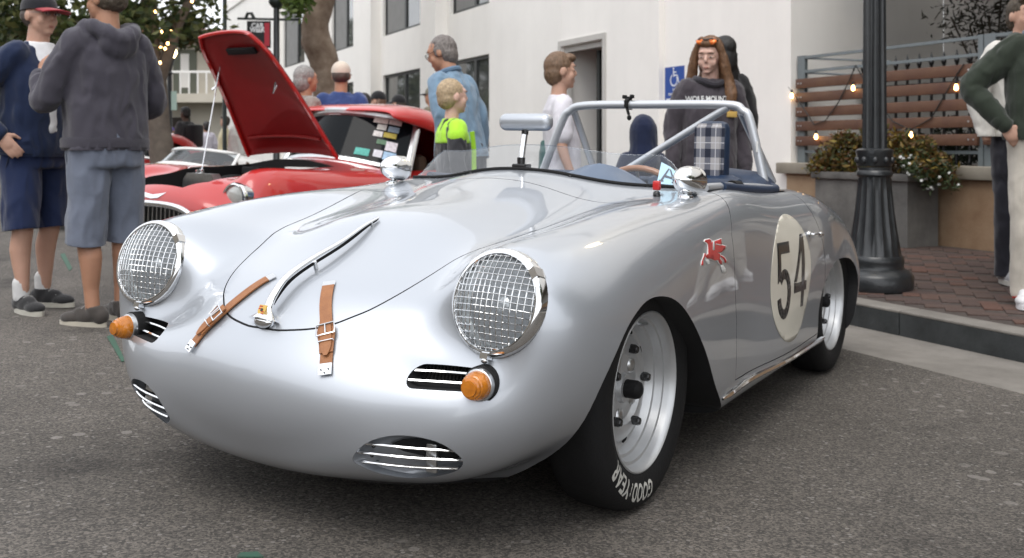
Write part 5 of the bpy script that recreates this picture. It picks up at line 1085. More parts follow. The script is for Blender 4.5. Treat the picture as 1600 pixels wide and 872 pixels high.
def vintage(name,label,pnt,M,grille=True,bay=False,roof=True,zs=1.0):
    t=bpy.data.objects.new(name,None); COL.objects.link(t); t.matrix_world=M; tag(t,label,'car')
    b_=sh2.mesh_object('body',[pnt,M_['dark'],M_['tan_seat']])
    c=MB()
    for s in (1,-1):
        for q in archs: c.prism(q+[(q[-1][0],0),(q[0][0],0)],.5*s if s>0 else -1.1,1.1 if s>0 else -.5,YZ)
    if bay: c.prism([(-.32,-.52),(-.2,-.628),(.2,-.628),(.32,-.52),(.43,.58),(-.43,.58)],.42,1.2)
    cu=cutter(c,M_['dark']); boolean(b_,cu,'DIFFERENCE'); bpy.data.objects.remove(cu)
    if not bay or True:
        c=MB().prism([(-.56,.98),(0,.92),(.56,.98),(.58,1.9),(-.58,1.9)],.45,1.2); cu=cutter(c,M_['tan_seat']); boolean(b_,cu,'DIFFERENCE'); bpy.data.objects.remove(cu)
    gpoly=[(.40*math.copysign(abs(math.cos(a))**.75,math.cos(a)),.425+.125*math.copysign(abs(math.sin(a))**.8,math.sin(a))) for a in np.linspace(0,2*math.pi,40,endpoint=False)]
    if grille:
        c=MB().prism([(x,z) for x,z in gpoly],-1.0,-.55,XZ); bm=bmesh.new(); bm.from_mesh(c.mesh('x',False)); bmesh.ops.recalc_face_normals(bm,faces=bm.faces); me=bpy.data.meshes.new('x'); bm.to_mesh(me); bm.free(); cu=link('cut',me,None,M_['dark']); boolean(b_,cu,'DIFFERENCE'); bpy.data.objects.remove(cu)
    sh2.fix_normals(b_.data); b_.parent=t
    fy=lambda x,z: sh2.cast((x,-1.4,z),(0,1,0))[0].y
    if grille:
        gs=MB().tube([(x,fy(x,z)-.006,z) for x,z in gpoly]+[(gpoly[0][0],fy(*gpoly[0])-.006,gpoly[0][1])],.022,10,False).obj('grille_surround',M_['chrome'],t)
        gb=MB()
        for k in range(-9,10):
            x=k*.041; h=.12*max(0,1-(abs(x)/.41)**2.6)**.5; y0=fy(x,.43); gb.box(x-.004,x+.004,y0+.02,y0+.03,.425-h,.425+h)
        tag(gb.obj('grille_bars',M_['alu'],gs,smooth=False),kind='stuff'); MB().box(-.39,.39,-.52,-.50,.30,.55).obj('grille_mesh',mat('dark_mesh',(.03,.03,.03),.5,bump=.8,bump_scale=220),gs,smooth=False)
    for s in (1,-1):
        x=.565*s; z=.60; q=Vector((x,fy(x,z),z)); Mh=basis(q+Vector((0,.02,0)),Vector((0,-1,.06)))
        h=MB().lathe([(.098,-.10),(.104,.0),(.104,.022),(.098,.034),(.088,.036),(.086,.02)],40,Mh,close=True).obj('headlight',M_['chrome'],t); MB().lathe([(.087,.020),(.06,.032),(.03,.038),(0,.04)],32,Mh).obj('lens',mat('ribbed_lens',(.45,.46,.44),.12,.3,coat=1,bump=.4,bump_scale=60) if 'ribl' not in M_ else M_['ribl'],h)
        for y0 in (0,W_r):
            tt=Matrix.Translation((.66*s,y0,.31))@Matrix.Rotation(math.pi/2*s,4,'Y'); w=MB().lathe([(.2,-.1),(.29,-.09),(.312,-.05),(.312,.03),(.29,.065),(.22,.06),(.20,.045)],40,tt,close=True).obj('wheel',M_['black'],t); MB().lathe([(.2,.045),(.19,.02),(.17,.03),(.05,.045),(0,.06)],32,tt).obj('hub',M_['alu'],w)
    # windscreen frame and glass
    ys=lambda x:.86+.30*(x/.66)**2
    bot=[Vector((x,ys(x),(sh2.cast((x,ys(x),2),(0,0,-1))[0].z)+.005)) for x in np.linspace(-.66,.66,21)]
    hh=(.375 if roof else .33)*zs; topp=[Vector((p.x*.90,p.y+.22,bot[10].z+hh+.0-.055*(p.x/.6)**2)) for p in bot]
    wf=MB().tube([b_ for b_ in bot]+topp[::-1]+[bot[0]],.034 if roof else .024,8).obj('windscreen_frame',M_['alu'] if roof else pnt,t)
    V=[];F_=[]
    for a,b2 in zip(bot,topp):
        for k in range(5): V.append(a.lerp(b2,k/4))
    for i in range(20):
        for k in range(4): F_.append((i*5+k,i*5+k+1,(i+1)*5+k+1,(i+1)*5+k))
    ws2=MB().add(V,F_).obj('windscreen',M_['car_glass'] if roof else M_['clear_glass'],wf,angle=0)
    if roof:
        V=[];F_=[]; secs=[(1.06,.57,1.20,1.245),(1.13,.615,1.17,1.285),(1.35,.645,1.13,1.315),(1.65,.65,1.08,1.31),(1.85,.65,.84,1.27),(2.05,.62,.82,1.13),(2.2,.55,.82,.95),(2.28,.48,.82,.84)]; na=21
        for y,w,zb_,zt in secs:
            for j in range(na):
                a=math.pi*j/(na-1); c_=math.cos(a); V.append((w*math.copysign(abs(c_)**.55,c_),y,zb_+(zt-zb_)*math.sin(a)**.6))
        for i in range(len(secs)-1):
            for j in range(na-1): F_.append((i*na+j,i*na+j+1,(i+1)*na+j+1,(i+1)*na+j))
        rf=MB().add(V,F_).obj('hardtop',pnt,t,angle=0); md=rf.modifiers.new('s','SOLIDIFY'); md.thickness=.02; apply_mods(rf)
        md=rf.modifiers.new('u','SUBSURF'); md.levels=1; apply_mods(rf); rf.data.shade_smooth()
    for s in (1,-1): MB().box(.30*s-.2,.30*s+.2,1.55,1.68,.5,.92,.05).obj('seat',M_['tan_seat'],t)
    return t,bot,topp,wf
XA=Vector(CAR_M.col[0][:3]); YA=Vector(CAR_M.col[1][:3]); O_=CAR_M.translation
def slot(x,y): q=O_+XA*x+YA*y; return car_frame(Vector((q.x,q.y,ground_z(q.x,q.y))),.5401)
hl,bot,topp,wf=vintage('red_sports_car','red vintage sports car with its hood raised parked beside the silver race car',M_['red'],slot(-3.62,2.66),bay=True)
# raised hood, hinged at the cowl
hood=[]; Lh=1.10; na=15; nl=14
Hm=Matrix.Translation((0,.60,.885))@Matrix.Rotation(R_(-52.5),4,'X')
V=[];F_=[]
for i in range(nl):
    t=i/(nl-1); w=.455-.16*t-.05*max(0,(t-.82)/.18)**2
    for j in range(na):
        u=-1+2*j/(na-1); V.append(Hm@Vector((w*u,-Lh*t,.045*(1-u*u)-.10*max(0,t-.35)**2*1.2-.012*abs(u)**6)))
for i in range(nl-1):
    for j in range(na-1): F_.append((i*na+j,(i+1)*na+j,(i+1)*na+j+1,i*na+j+1))
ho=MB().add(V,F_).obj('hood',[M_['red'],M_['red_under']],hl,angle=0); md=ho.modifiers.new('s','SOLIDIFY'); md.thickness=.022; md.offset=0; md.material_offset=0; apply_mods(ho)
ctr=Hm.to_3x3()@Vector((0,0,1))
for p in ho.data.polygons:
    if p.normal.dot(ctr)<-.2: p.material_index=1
lip=[V[i*na] for i in range(nl)]+[V[(nl-1)*na+j] for j in range(1,na)]+[V[i*na+na-1] for i in range(nl-2,-1,-1)]
MB().tube([p-ctr*.012 for p in lip],.014,6).obj('hood_lip',M_['red'],ho)
MB().tube([V[2*na+1]-ctr*.02]+[V[2*na+j]-ctr*.025 for j in range(2,na-1)],.012,6).obj('hood_rib',M_['red_under'],ho)
MB().box(-.14,.14,-.012,.012,-.05,.0,.004).obj('dark_panel',M_['dark'],ho).matrix_local=Hm@Matrix.Translation((.03,-Lh*.88,-.02))@Matrix.Rotation(math.pi/2,4,'X')
a=Hm@Vector((-.30,-Lh*.72,-.01)); MB().tube([a,a+Vector((-.05,.03,-.12)),a+Vector((-.07,.0,-.15))],.010,8).obj('hood_catch',M_['chrome'],ho)
a=Hm@Vector((.22,-Lh*.62,-.03)); MB().tube([a,a+Vector((-.02,0,-.08)),a+Vector((.0,.02,-.02))],.006,6).obj('hood_catch',M_['chrome'],ho)
MB().tube([Vector((-.06,-.24,.76)),Hm@Vector((-.27,-Lh*.74,-.02))],.0042,8).obj('prop_rod',M_['chrome'],hl)
# engine bay
rd=MB().prism([(-.155,.45),(.155,.45),(.155,.70),(.115,.745),(-.115,.745),(-.155,.70)],-.32,-.24,XZ).obj('radiator',M_['alu'],hl,smooth=False); MB().box(-.15,.15,-.335,-.321,.47,.64).obj('core',mat('radiator_core',(.05,.05,.05),.5,.5,bump=.6,bump_scale=200),rd,smooth=False); MB().lathe([(.028,0),(.03,.012),(.03,.025),(.0,.03)],16,Matrix.Translation((-.03,-.28,.745))).obj('radiator_cap',M_['chrome'],rd)
MB().tube(catmull([(.10,-.24,.70),(.19,-.15,.72),(.22,.02,.68),(.15,.1,.62)],6),.024,10).obj('radiator_hose',M_['black'],hl)
MB().box(-.13,.13,-.12,.50,.45,.66,.02).obj('engine_block',M_['alu'],hl); MB().box(-.06,.06,-.05,.46,.661,.72,.02).obj('rocker_cover',M_['alu'],hl)
for y in (.02,.22): MB().lathe([(.055,.60),(.055,.72),(.048,.725),(.05,.735),(.05,.76),(.042,.768),(0,.77)],24,Matrix.Translation((.20,y,0))).obj('carburettor',M_['chrome'],hl)
MB().box(.10,.35,.40,.55,.74,.80,.01).obj('heater_box',M_['white_trim'],hl); MB().box(-.30,-.12,.36,.54,.70,.79,.01).obj('battery',M_['black'],hl)
fy2=lambda x,z: sh2.cast((x,-1.4,z),(0,1,0))
bd=MB()
for s in (1,-1):
    q=[fy2(x*s,z)[0]+fy2(x*s,z)[1]*.006 for x,z in ((.0,.604),(.09,.616),(.115,.623),(.06,.586),(.0,.580))]; bd.add(q+[p-Vector((0,-.006,0)) for p in q],[tuple(range(5)) if s>0 else tuple(range(4,-1,-1))])
bd.obj('winged_badge',M_['chrome'],hl,smooth=False)
# windscreen stickers (inside the glass edge) and wipers
def ws_pt(u,v,off=.006):
    i=int(u);f=u-i;a=bot[i].lerp(bot[min(i+1,20)],f);b_=topp[i].lerp(topp[min(i+1,20)],f); return a.lerp(b_,v)+Vector((0,-off,off*.6))
for u0,u1,v0,v1,c in ((15.6,17.2,.83,.95,(.7,.68,.62)),(17.3,18.6,.84,.96,(.66,.64,.60)),(16.2,17.2,.70,.81,(.60,.62,.58)),(17.4,18.5,.69,.80,(.30,.42,.50)),(16.0,17.0,.56,.67,(.68,.68,.66)),(17.1,18.4,.57,.67,(.50,.42,.08)),(16.6,17.6,.42,.51,(.10,.20,.12)),(17.6,18.7,.32,.50,(.66,.64,.68)),(16.6,17.5,.16,.30,(.62,.64,.70)),(17.6,18.8,.14,.30,(.35,.52,.70)),(14.6,16.2,.14,.28,(.08,.42,.36)),(9,11.0,.92,.97,(.6,.6,.6)),(9.4,10.9,.10,.24,(.30,.08,.10))):
    us=np.linspace(u0,u1,4); V=[ws_pt(u,v) for v in (v0,v1) for u in us]; MB().add(V,[(k,k+1,4+k+1,4+k) for k in range(3)]).obj('sticker',mat('sticker_%d'%int(u0*10+v0*100),c,.6,noise_amt=.25,noise_scale=55),wf,smooth=False)
MB().tube([ws_pt(11,.02,.02),ws_pt(7.5,.10,.03),ws_pt(5,.12,.02)],.005,6).obj('wiper',M_['chrome'],wf)
slotw=slot(-8.0,4.95); 
wc,_,_,_=vintage('white_sports_car','low white open sports car parked beyond the red car with the raised hood',M_['white_car'],slotw@Matrix.Diagonal((1,1,.86,1)),grille=True,roof=False,zs=.62)
V=[];F_=[]
for i in range(12):
    t=i/11; y=1.45+1.2*t; w=.52*(1-.25*t); h=.24*(1-t)**.8*(1 if t>.0 else .9)
    for j in range(13): a=math.pi*j/12; V.append((w*math.cos(a),y,.83+h*math.sin(a)**.8))
for i in range(11):
    for j in range(12): F_.append((i*13+j,i*13+j+1,(i+1)*13+j+1,(i+1)*13+j))
MB().add(V,F_).obj('rear_fairing',M_['white_car'],wc,angle=0)
vintage('red_coupe','red hardtop car farthest along the row behind the man in the grey hoodie',M_['red'],slot(-13.0,8.1)@Matrix.Diagonal((1,1,.92,1)),roof=True)
# ---------------------------------------------------------------- people (local +Y = front, +X = the person's right, feet at z=0)
def skin_mat(name,c):
    m=mat(name,c,.5,noise_amt=.05,noise_scale=10,spec=.4); p=m.node_tree.nodes['Principled BSDF']; p.inputs['Subsurface Weight'].default_value=.12; p.inputs['Subsurface Radius'].default_value=(.012,.005,.003); return m
SK=[skin_mat('fair_skin',(.52,.31,.23)),skin_mat('tanned_skin',(.42,.22,.14)),skin_mat('dark_skin',(.10,.055,.035)),skin_mat('pale_skin',(.64,.41,.33))]
_cm={}
def cloth(c,rough=.85,bump=.25,scale=320):
    k=(c,rough)
    if k not in _cm: _cm[k]=mat('cloth_%d'%len(_cm),c,rough,noise_amt=.13,noise_scale=7,bump=bump,bump_scale=scale,sheen=.25,spec=.2)
    return _cm[k]
_hm={}
def hairm(c):
    if c not in _hm:
        m=mat('hair_%d'%len(_hm),c,.5,noise_amt=.35,noise_scale=60,bump=.4,bump_scale=190); _hm[c]=m
    return _hm[c]
EYE_W=mat('eye_white',(.50,.42,.37),.4); EYE_D=mat('eye_dark',(.07,.05,.04),.2); LIP=mat('lip',(.40,.17,.135),.5); BROW=mat('brow',(.15,.085,.055),.8)
def remesh(mb,vox,name,m,parent,smooth=4,wr=0,wf=(9,9,5),seed=0,M=None,post=None,cuts=()):
    me=mb.mesh(name,True,0); o=link(name,me,parent,m)
    if M is not None: me.transform(M)
    md=o.modifiers.new('r','REMESH'); md.mode='VOXEL'; md.voxel_size=vox; md.use_smooth_shade=True
    sm=o.modifiers.new('s','SMOOTH'); sm.factor=.5; sm.iterations=smooth; apply_mods(o); me=o.data
    if wr:
        n=len(me.vertices); co=np.empty(n*3,np.float32); me.vertices.foreach_get('co',co); no=np.empty(n*3,np.float32); me.vertices.foreach_get('normal',no); co=co.reshape(-1,3);no=no.reshape(-1,3)
        sv=Vector((seed*3.1,seed*1.7,seed*.9))
        for i in range(n):
            p=Vector((co[i,0]*wf[0],co[i,1]*wf[1],co[i,2]*wf[2]))+sv; q=p+Vector((1,1,1))*.5*noise.noise(p*1.7)
            a=noise.noise(q); f=(1-abs(a)*2.2)*wr+noise.noise(q*2.3)*wr*.5; co[i]+=no[i]*f
        me.vertices.foreach_set('co',co.ravel()); me.update()
    if cuts:
        bm=bmesh.new(); bm.from_mesh(me)
        for cp,cn in cuts:
            bmesh.ops.bisect_plane(bm,geom=bm.verts[:]+bm.edges[:]+bm.faces[:],plane_co=cp,plane_no=cn,clear_outer=True)
        ed=[e for e in bm.edges if e.is_boundary]; r=bmesh.ops.extrude_edge_only(bm,edges=ed); vs=[g for g in r['geom'] if isinstance(g,bmesh.types.BMVert)]
        for v in vs:                               # turn the hem inwards
            n=v.normal.copy() if v.normal.length>0 else Vector((0,0,1)); v.co-=n*.006
        bm.to_mesh(me); bm.free()
    me.shade_smooth(); 
    if post: post(me)
    return o
def loft(mb,rings,n=20,pw=1.0):               # rings: (x,y,z,rx,ry), horizontal ellipses, closed
    k=len(mb.v)
    for x,y,z,rx,ry in rings:
        for j in range(n): a=2*math.pi*j/n; c,s=math.cos(a),math.sin(a); mb.v.append((x+rx*math.copysign(abs(c)**pw,c),y+ry*math.copysign(abs(s)**pw,s),z))
    m=len(rings)
    for i in range(m-1):
        for j in range(n): mb.f.append((k+i*n+j,k+i*n+(j+1)%n,k+(i+1)*n+(j+1)%n,k+(i+1)*n+j)); mb.mi.append(0)
    mb.f.append(tuple(k+j for j in reversed(range(n)))); mb.f.append(tuple(k+(m-1)*n+j for j in range(n))); mb.mi+= [0,0]; return mb
def limb(mb,pts,rs,n=14):
    pp=catmull(pts,5); k=len(pp); t=np.linspace(0,len(pts)-1,k); rr=[float(np.interp(q,range(len(pts)),rs)) for q in t]
    mb.tube(pp,rr,n); mb.ell(pp[0],(rr[0],)*3,seg=12,rings=8); mb.ell(pp[-1],(rr[-1],)*3,seg=12,rings=8); return mb
def hand(mb,wr,dr,pn,curl=.5,s=1):            # palm plus five separate fingers; dr = hand direction, pn = palm normal, s = thumb side
    d=Vector(dr).normalized(); n=(Vector(pn)-d*Vector(pn).dot(d)).normalized(); w=d.cross(n)*s
    Mr=Matrix((w,d,n)).transposed(); mb.ell(wr+d*.048,(.040,.054,.016),Mr,14,10); mb.tube([wr-d*.02,wr+d*.03],[.026,.026],10)
    for k,(off,L) in enumerate(((.030,.070),(.010,.078),(-.011,.073),(-.031,.058))):
        b=wr+d*.085+w*off; p=[b-d*.02]; a=0
        for j,f in enumerate((.45,.32,.23)):
            a+=curl*(.5+.35*j); p.append(p[-1]+(d*math.cos(a)+n*math.sin(a))*(L*f+(.02 if j==0 else 0)))
        mb.tube(p,[.0095,.0092,.0085,.0072],8); mb.ell(p[-1],(.0072,)*3,seg=8,rings=6)
    b=wr+d*.03+w*.032; p=[b,b+w*.022+d*.022+n*.008,b+w*.030+d*.052+n*.022]; mb.tube(p,[.013,.011,.009],8); mb.ell(p[-1],(.009,)*3,seg=8,rings=6)
def piece(mb,name,m,parent,M,**k): me=mb.mesh(name,**k); me.transform(M); return link(name,me,parent,m)
def person(label,loc,rotz,H=1.76,skin=0,top=(.05,.06,.09),sleeve='long',hem=.93,bottom=(.03,.035,.06),blen='trousers',shoe=(.03,.03,.03),sole=(.55,.53,.48),hair=None,cap=None,
           lean=0,roll=0,hyaw=0,hpitch=0,arms=None,feet=None,vox=.009,girth=1.0,hs=1.0,hood=None,group=None,name='person',hands=True,socks=None,extra=None,wr=.010,beard=False,hairstyle='short',facing=True,kneelen=.42,jaw=1.0):
    S=H/1.78; t=thing(name,label,'person',loc,rotz,group); t.scale=(S,S,S); sd=random.randint(0,99)
    A=dict(rs=(.185,-.01,1.415),re=(.245,-.03,1.13),rw=(.255,.05,.88),ls=(-.185,-.01,1.415),le=(-.245,-.03,1.13),lw=(-.255,.05,.88),rd=None,ld=None,curl=.35); A.update(arms or {})
    A={k:(Vector(v) if isinstance(v,tuple) else v) for k,v in A.items()}
    ft=feet or ((.10,0,0),(-.10,0,0)); F=[Vector(f) for f in ft[:2]]; fd=[0,0] if not feet or len(feet)<4 else [feet[2],feet[3]]
    UP=Matrix.Translation((0,0,.95))@Matrix.Rotation(R_(-lean),4,'X')@Matrix.Rotation(R_(roll),4,'Y')@Matrix.Translation((0,0,-.95))
    nk=Vector((0,-.01,1.50)); HD=UP@Matrix.Translation(nk)@Matrix.Rotation(R_(hyaw),4,'Z')@Matrix.Rotation(R_(-hpitch),4,'X')@Matrix.Scale(hs,4)@Matrix.Translation(-nk)
    # --- skin: one continuous body
    b=MB(); h=MB()
    h.ell((0,-.012,1.672),(.077,.097,.100)); h.ell((0,.020,1.610+.012*(1-jaw)*8*.1),(.064*jaw,.070*(1+jaw)/2,.074*(1+jaw)/2)); h.ell((0,.064,1.563),(.028*jaw,.022,.019)); h.ell((0,.068,1.694),(.054,.020,.020),seg=12,rings=8)
    h.tube([(0,.083,1.668),(0,.097,1.642),(0,.097,1.632)],[.0095,.0125,.009],8); h.ell((0,.093,1.633),(.0155,.010,.009),seg=10,rings=6)
    for s in (1,-1): h.ell((.032*s,.068,1.662),(.023,.0145,.018),seg=10,rings=8)
    for s in (1,-1): h.ell((.033*s,.056,1.622),(.031,.025,.034),seg=10,rings=8); h.ell((.080*s,-.006,1.645),(.011,.022,.032),seg=10,rings=8); 
    h.ell((0,.080,1.592),(.025,.011,.013),seg=10,rings=6)
    hv=[tuple(HD@Vector(p)) for p in h.v]; b.add(hv,h.f)
    u=MB(); u.tube([(0,-.02,1.40),(0,-.015,1.50),(0,-.004,1.60)],[.068,.060,.058],14)
    loft(u,[(0,0,.95,.15*girth,.10*girth),(0,0,1.1,.145*girth,.10*girth),(0,0,1.30,.165,.105),(0,-.005,1.42,.16,.08),(0,-.01,1.47,.07,.06)])
    for p in 'rl':
        limb(u,[A[p+'s'],A[p+'e'],A[p+'w']],[.050,.041,.028])
        if hands:
            d=A[p+'d'] if A[p+'d'] is not None else (A[p+'w']-A[p+'e']); sg=1 if p=='r' else -1; pn=A.get(p+'n') or Vector((-sg,.1,0)); hand(u,A[p+'w'],d,pn,A['curl'],sg if p=='r' else -1 if False else sg)
    b.add([tuple(UP@Vector(p)) for p in u.v],u.f)
    hips=[Vector((.095,0,.92)),Vector((-.095,0,.92))]; kn=[]
    for k in range(2):
        s=1 if k==0 else -1; an=F[k]+Vector((0,-.02,.085)); K=hips[k].lerp(an,.52)+Vector((.01*s,.025,0)); kn.append((hips[k],K,an))
        limb(b,[hips[k],hips[k].lerp(K,.5),K,K.lerp(an,.35)+Vector((0,-.018,0)),K.lerp(an,.75),an],[.085,.072,.054,.056,.037,.035])
    loft(b,[(0,0,.84,.14,.09),(0,0,.96,.15,.10)])
    remesh(b,vox,'body',SK[skin],t,3)
    # --- face
    if facing:
        e=MB(); 
        for s in (1,-1): e.ell((.032*s,.0765,1.662),(.0125,.0080,.0050),seg=12,rings=8)
        k=e.mesh('eyes',True,0); k.transform(HD); ey=link('eyes',k,t,EYE_W); tag(ey,kind='stuff') if False else None
        e=MB()
        for s in (1,-1): e.ell((.032*s,.0820,1.662),(.0052,.0036,.0048),seg=10,rings=6)
        k=e.mesh('irises',True,0); k.transform(HD); link('irises',k,ey,EYE_D)
        e=MB()
        for s in (1,-1): e.tube([(.014*s,.0885,1.6905),(.034*s,.0880,1.693),(.053*s,.0755,1.685)],[.0025,.0034,.002],6)
        k=e.mesh('eyebrows',True,0); k.transform(HD); link('eyebrows',k,t,BROW)
        e=MB().ell((0,.0875,1.5945),(.019,.0045,.0032),seg=12,rings=6).ell((0,.0870,1.5885),(.017,.0045,.0038),seg=12,rings=6); k=e.mesh('lips',True,0); k.transform(HD); link('lips',k,t,LIP)
    # --- hair, cap, hood
    if hair:
        g=MB()
        if cap: g.ell((0,-.030,1.655),(.081,.086,.072)); (limb(g,[(.06,-.05,1.66),(.09,-.05,1.56),(.085,-.03,1.44)],[.03,.04,.03]),limb(g,[(-.06,-.05,1.66),(-.09,-.05,1.56),(-.085,-.03,1.44)],[.03,.04,.03]),g.ell((0,-.07,1.55),(.08,.05,.13))) if hairstyle=='long' else None
        elif hairstyle=='short': g.ell((0,-.024,1.690),(.084,.098,.096)); g.ell((0,-.045,1.64),(.080,.072,.085)); g.ell((0,.045,1.745),(.06,.045,.03))
        elif hairstyle=='crew': g.ell((0,-.024,1.684),(.082,.096,.096)); g.ell((0,-.045,1.64),(.078,.068,.075))
        elif hairstyle=='grey': g.ell((0,-.030,1.682),(.083,.096,.096)); g.ell((0,-.05,1.63),(.079,.066,.085)); g.ell((.072,.0,1.66),(.014,.03,.04)); g.ell((-.072,.0,1.66),(.014,.03,.04))
        elif hairstyle=='bun': g.ell((0,-.03,1.69),(.088,.10,.10)); g.ell((0,-.05,1.63),(.086,.08,.10))
        elif hairstyle=='long':
            g.ell((0,-.040,1.70),(.088,.104,.094)); g.ell((0,.030,1.752),(.066,.056,.032)); g.ell((0,-.07,1.60),(.092,.07,.14)); g.ell((0,-.07,1.48),(.10,.05,.14))
            for s in (1,-1): limb(g,[(.045*s,.02,1.765),(.088*s,.012,1.69),(.108*s,.012,1.60),(.128*s,.01,1.49),(.155*s,.045,1.40),(.150*s,.085,1.30)],[.026,.024,.032,.036,.040,.018])
        o=remesh(g,max(.006,vox*.8),'hair',hairm(hair),t,2,.0045,(45,45,9),sd,HD)
    if cap:
        g=MB(); c0,c1=cap
        prof=[(.094*math.cos(a),.085*math.sin(a)) for a in np.linspace(0,math.pi/2,9)]
        M2=Matrix.Translation((0,-.012,1.695))@Matrix.Rotation(R_(4),4,'X')@Matrix.Diagonal((.95,1.12,1.12,1)); g.lathe(prof,28,M2); g.lathe([(.094,0),(.0955,-.012),(.090,-.012)],28,M2,close=True)
        k=g.mesh('cap'); k.transform(HD); cp_=link('cap',k,t,cloth(c0))
        br=MB(); V=[]
        for rr_,zz in ((.085,1.697),(.185,1.680)):
            for a in np.linspace(-62,62,13): V.append((rr_*math.sin(R_(a))*.98 if rr_<.1 else .092*math.sin(R_(a*1.25)),(.10*math.cos(R_(a))-.012) if rr_<.1 else .185*math.cos(R_(a*.8))-.0,zz-.012*abs(a/62)**2))
        br.add(V+[(x,y,z-.006) for x,y,z in V],[(i,i+1,14+i,13+i) for i in range(12)]+[(26+13+i,26+14+i,26+i+1,26+i) for i in range(12)]+[(13+i,14+i,26+14+i,26+13+i) for i in range(12)])
        k=br.mesh('brim'); k.transform(HD); link('brim',k,cp_,cloth(c1))
    # --- shirt or jacket
    g=MB(); gr=girth
    loft(g,[(0,.005,hem,.192*gr,.138*gr),(0,.008,hem+.05,.188*gr,.140*gr),(0,.008,1.12,.182*gr,.134*gr),(0,.0,1.28,.196*(1+(gr-1)*.4),.134*(1+(gr-1)*.5)),(0,-.01,1.38,.198,.118),(0,-.012,1.435,.165,.092),(0,-.012,1.475,.095,.078),(0,-.010,1.497,.078,.072)],24,.9)
    for p in 'rl':
        s_,e_,w_=A[p+'s'],A[p+'e'],A[p+'w']
        if sleeve=='long': limb(g,[s_+Vector((-.03 if p=='r' else .03,0,.0)),s_.lerp(e_,.5),e_,e_.lerp(w_,.55),e_.lerp(w_,.97)],[.082,.074,.062,.054,.043])
        elif sleeve=='short': limb(g,[s_+Vector((-.03 if p=='r' else .03,0,0)),s_.lerp(e_,.45),s_.lerp(e_,.78)],[.078,.074,.074])
    if hood=='down': g.tube([tuple(q) for q in catmull([(-.095,.055,1.485),(-.115,-.03,1.505),(-.07,-.115,1.475),(0,-.145,1.44),(.07,-.115,1.475),(.115,-.03,1.505),(.095,.055,1.485)],5)],.040,10); g.ell((0,-.125,1.42),(.10,.045,.075))
    if hood=='up': g.ell((0,-.020,1.50+.17*hs),(.102*hs,.118*hs,.130*hs)); limb(g,[(0,-.04,1.40),(0,-.035,1.55),(0,-.022,1.50+.17*hs)],[.155,.130,.112*hs])
    shirt=remesh(g,max(.010,vox*1.15),'jacket' if sleeve=='long' else 'shirt',cloth(top),t,4,wr,(10,10,5),sd,UP,cuts=[(UP@Vector((0,0,hem+.015)),UP.to_3x3()@Vector((0,0,-1)))])
    if sleeve=='long' and vox<.0085:
        hb=MB(); n=28; zz=hem+.018
        prof=[(1.0,.0),(1.035,.006),(1.04,.045),(1.015,.055)]
        for sc_q,dz in prof:
            for j in range(n):
                a=2*math.pi*j/n; c,s=math.cos(a),math.sin(a); rb=1+.006*math.cos(a*14*2); hb.v.append((.190*gr*sc_q*rb*math.copysign(abs(c)**.9,c),.006+.139*gr*sc_q*rb*math.copysign(abs(s)**.9,s),zz+dz))
        for i in range(3):
            for j in range(n): hb.f.append((i*n+j,i*n+(j+1)%n,(i+1)*n+(j+1)%n,(i+1)*n+j)); hb.mi.append(0)
        piece(hb,'waistband',cloth(tuple(q*.8 for q in top)),shirt,UP)
        for p_ in 'rl':
            e_,w_=A[p_+'e'],A[p_+'w']; piece(MB().tube([e_.lerp(w_,.80),e_.lerp(w_,.84),e_.lerp(w_,.94),e_.lerp(w_,.985)],[.046,.051,.047,.042],16),'cuff',cloth(tuple(q*.8 for q in top)),shirt,UP)
    # --- shorts or trousers
    g=MB(); loft(g,[(0,0,.80,.165*gr,.125*gr),(0,0,.90,.178*gr,.128*gr),(0,.0,max(.99,hem+.03),.172*gr,.122*gr)],22,.9)
    for k in range(2):
        hp,K,an=kn[k]; s=1 if k==0 else -1; hp2=hp+Vector((-.005*s,0,-.06))
        if blen=='shorts': e_=K.lerp(an,max(0,(.50-kneelen)/.42)) if True else K; limb(g,[hp2,hp2.lerp(e_,.5)+Vector((.008*s,0,0)),e_+Vector((.010*s,0,0)),e_+Vector((.012*s,0,-.12))],[.105,.098,.092,.092])
        else: limb(g,[hp2,hp2.lerp(K,.5),K,K.lerp(an,.5),an+Vector((0,0,.0)),an+Vector((0,.0,-.03))],[.104,.094,.078,.072,.068,.066])
    remesh(g,max(.010,vox*1.15),'shorts' if blen=='shorts' else 'trousers',cloth(bottom),t,4,wr*.9,(9,9,4),sd+7,cuts=[(Vector((0,0,kneelen)),Vector((0,.12,-1)))] if blen=='shorts' else [(Vector((0,0,.05)),Vector((0,0,-1)))])
    if blen=='shorts' and vox<.007:
        for s in (1,-1): piece(MB().tube([(.152*s*gr+.012*s,.06,.93),(.166*s*gr+.012*s,.02,.84),(.168*s*gr+.012*s,.0,.78)],[.004,.005,.003],6),'pocket_slit',cloth(tuple(q*.45 for q in bottom)),t,Matrix.Identity(4))
    # --- shoes
    for k in range(2):
        an=F[k]; R2=Matrix.Translation(an)@Matrix.Rotation(R_(fd[k]),4,'Z'); g=MB()
        g.ell((0,-.055,.055),(.040,.048,.050)); g.ell((0,.02,.050),(.043,.075,.045)); g.ell((0,.105,.040),(.047,.075,.033)); g.tube([(0,-.03,.05),(0,-.025,.105)],[.046,.046],12); g.ell((0,.04,.07),(.035,.06,.03))
        so=remesh(g,.009 if vox<.01 else .016,'shoe',cloth(shoe,.7),t,2,0,M=R2)
        pl=[(.040*math.sin(a)*(1.12 if math.cos(a)>0 else 1),.045+.138*math.cos(a)) for a in np.linspace(0,2*math.pi,24,endpoint=False)]
        sl_=MB().prism(pl,.0,.026); kk=sl_.mesh('sole'); kk.transform(R2); link('sole',kk,so,cloth(sole,.7))
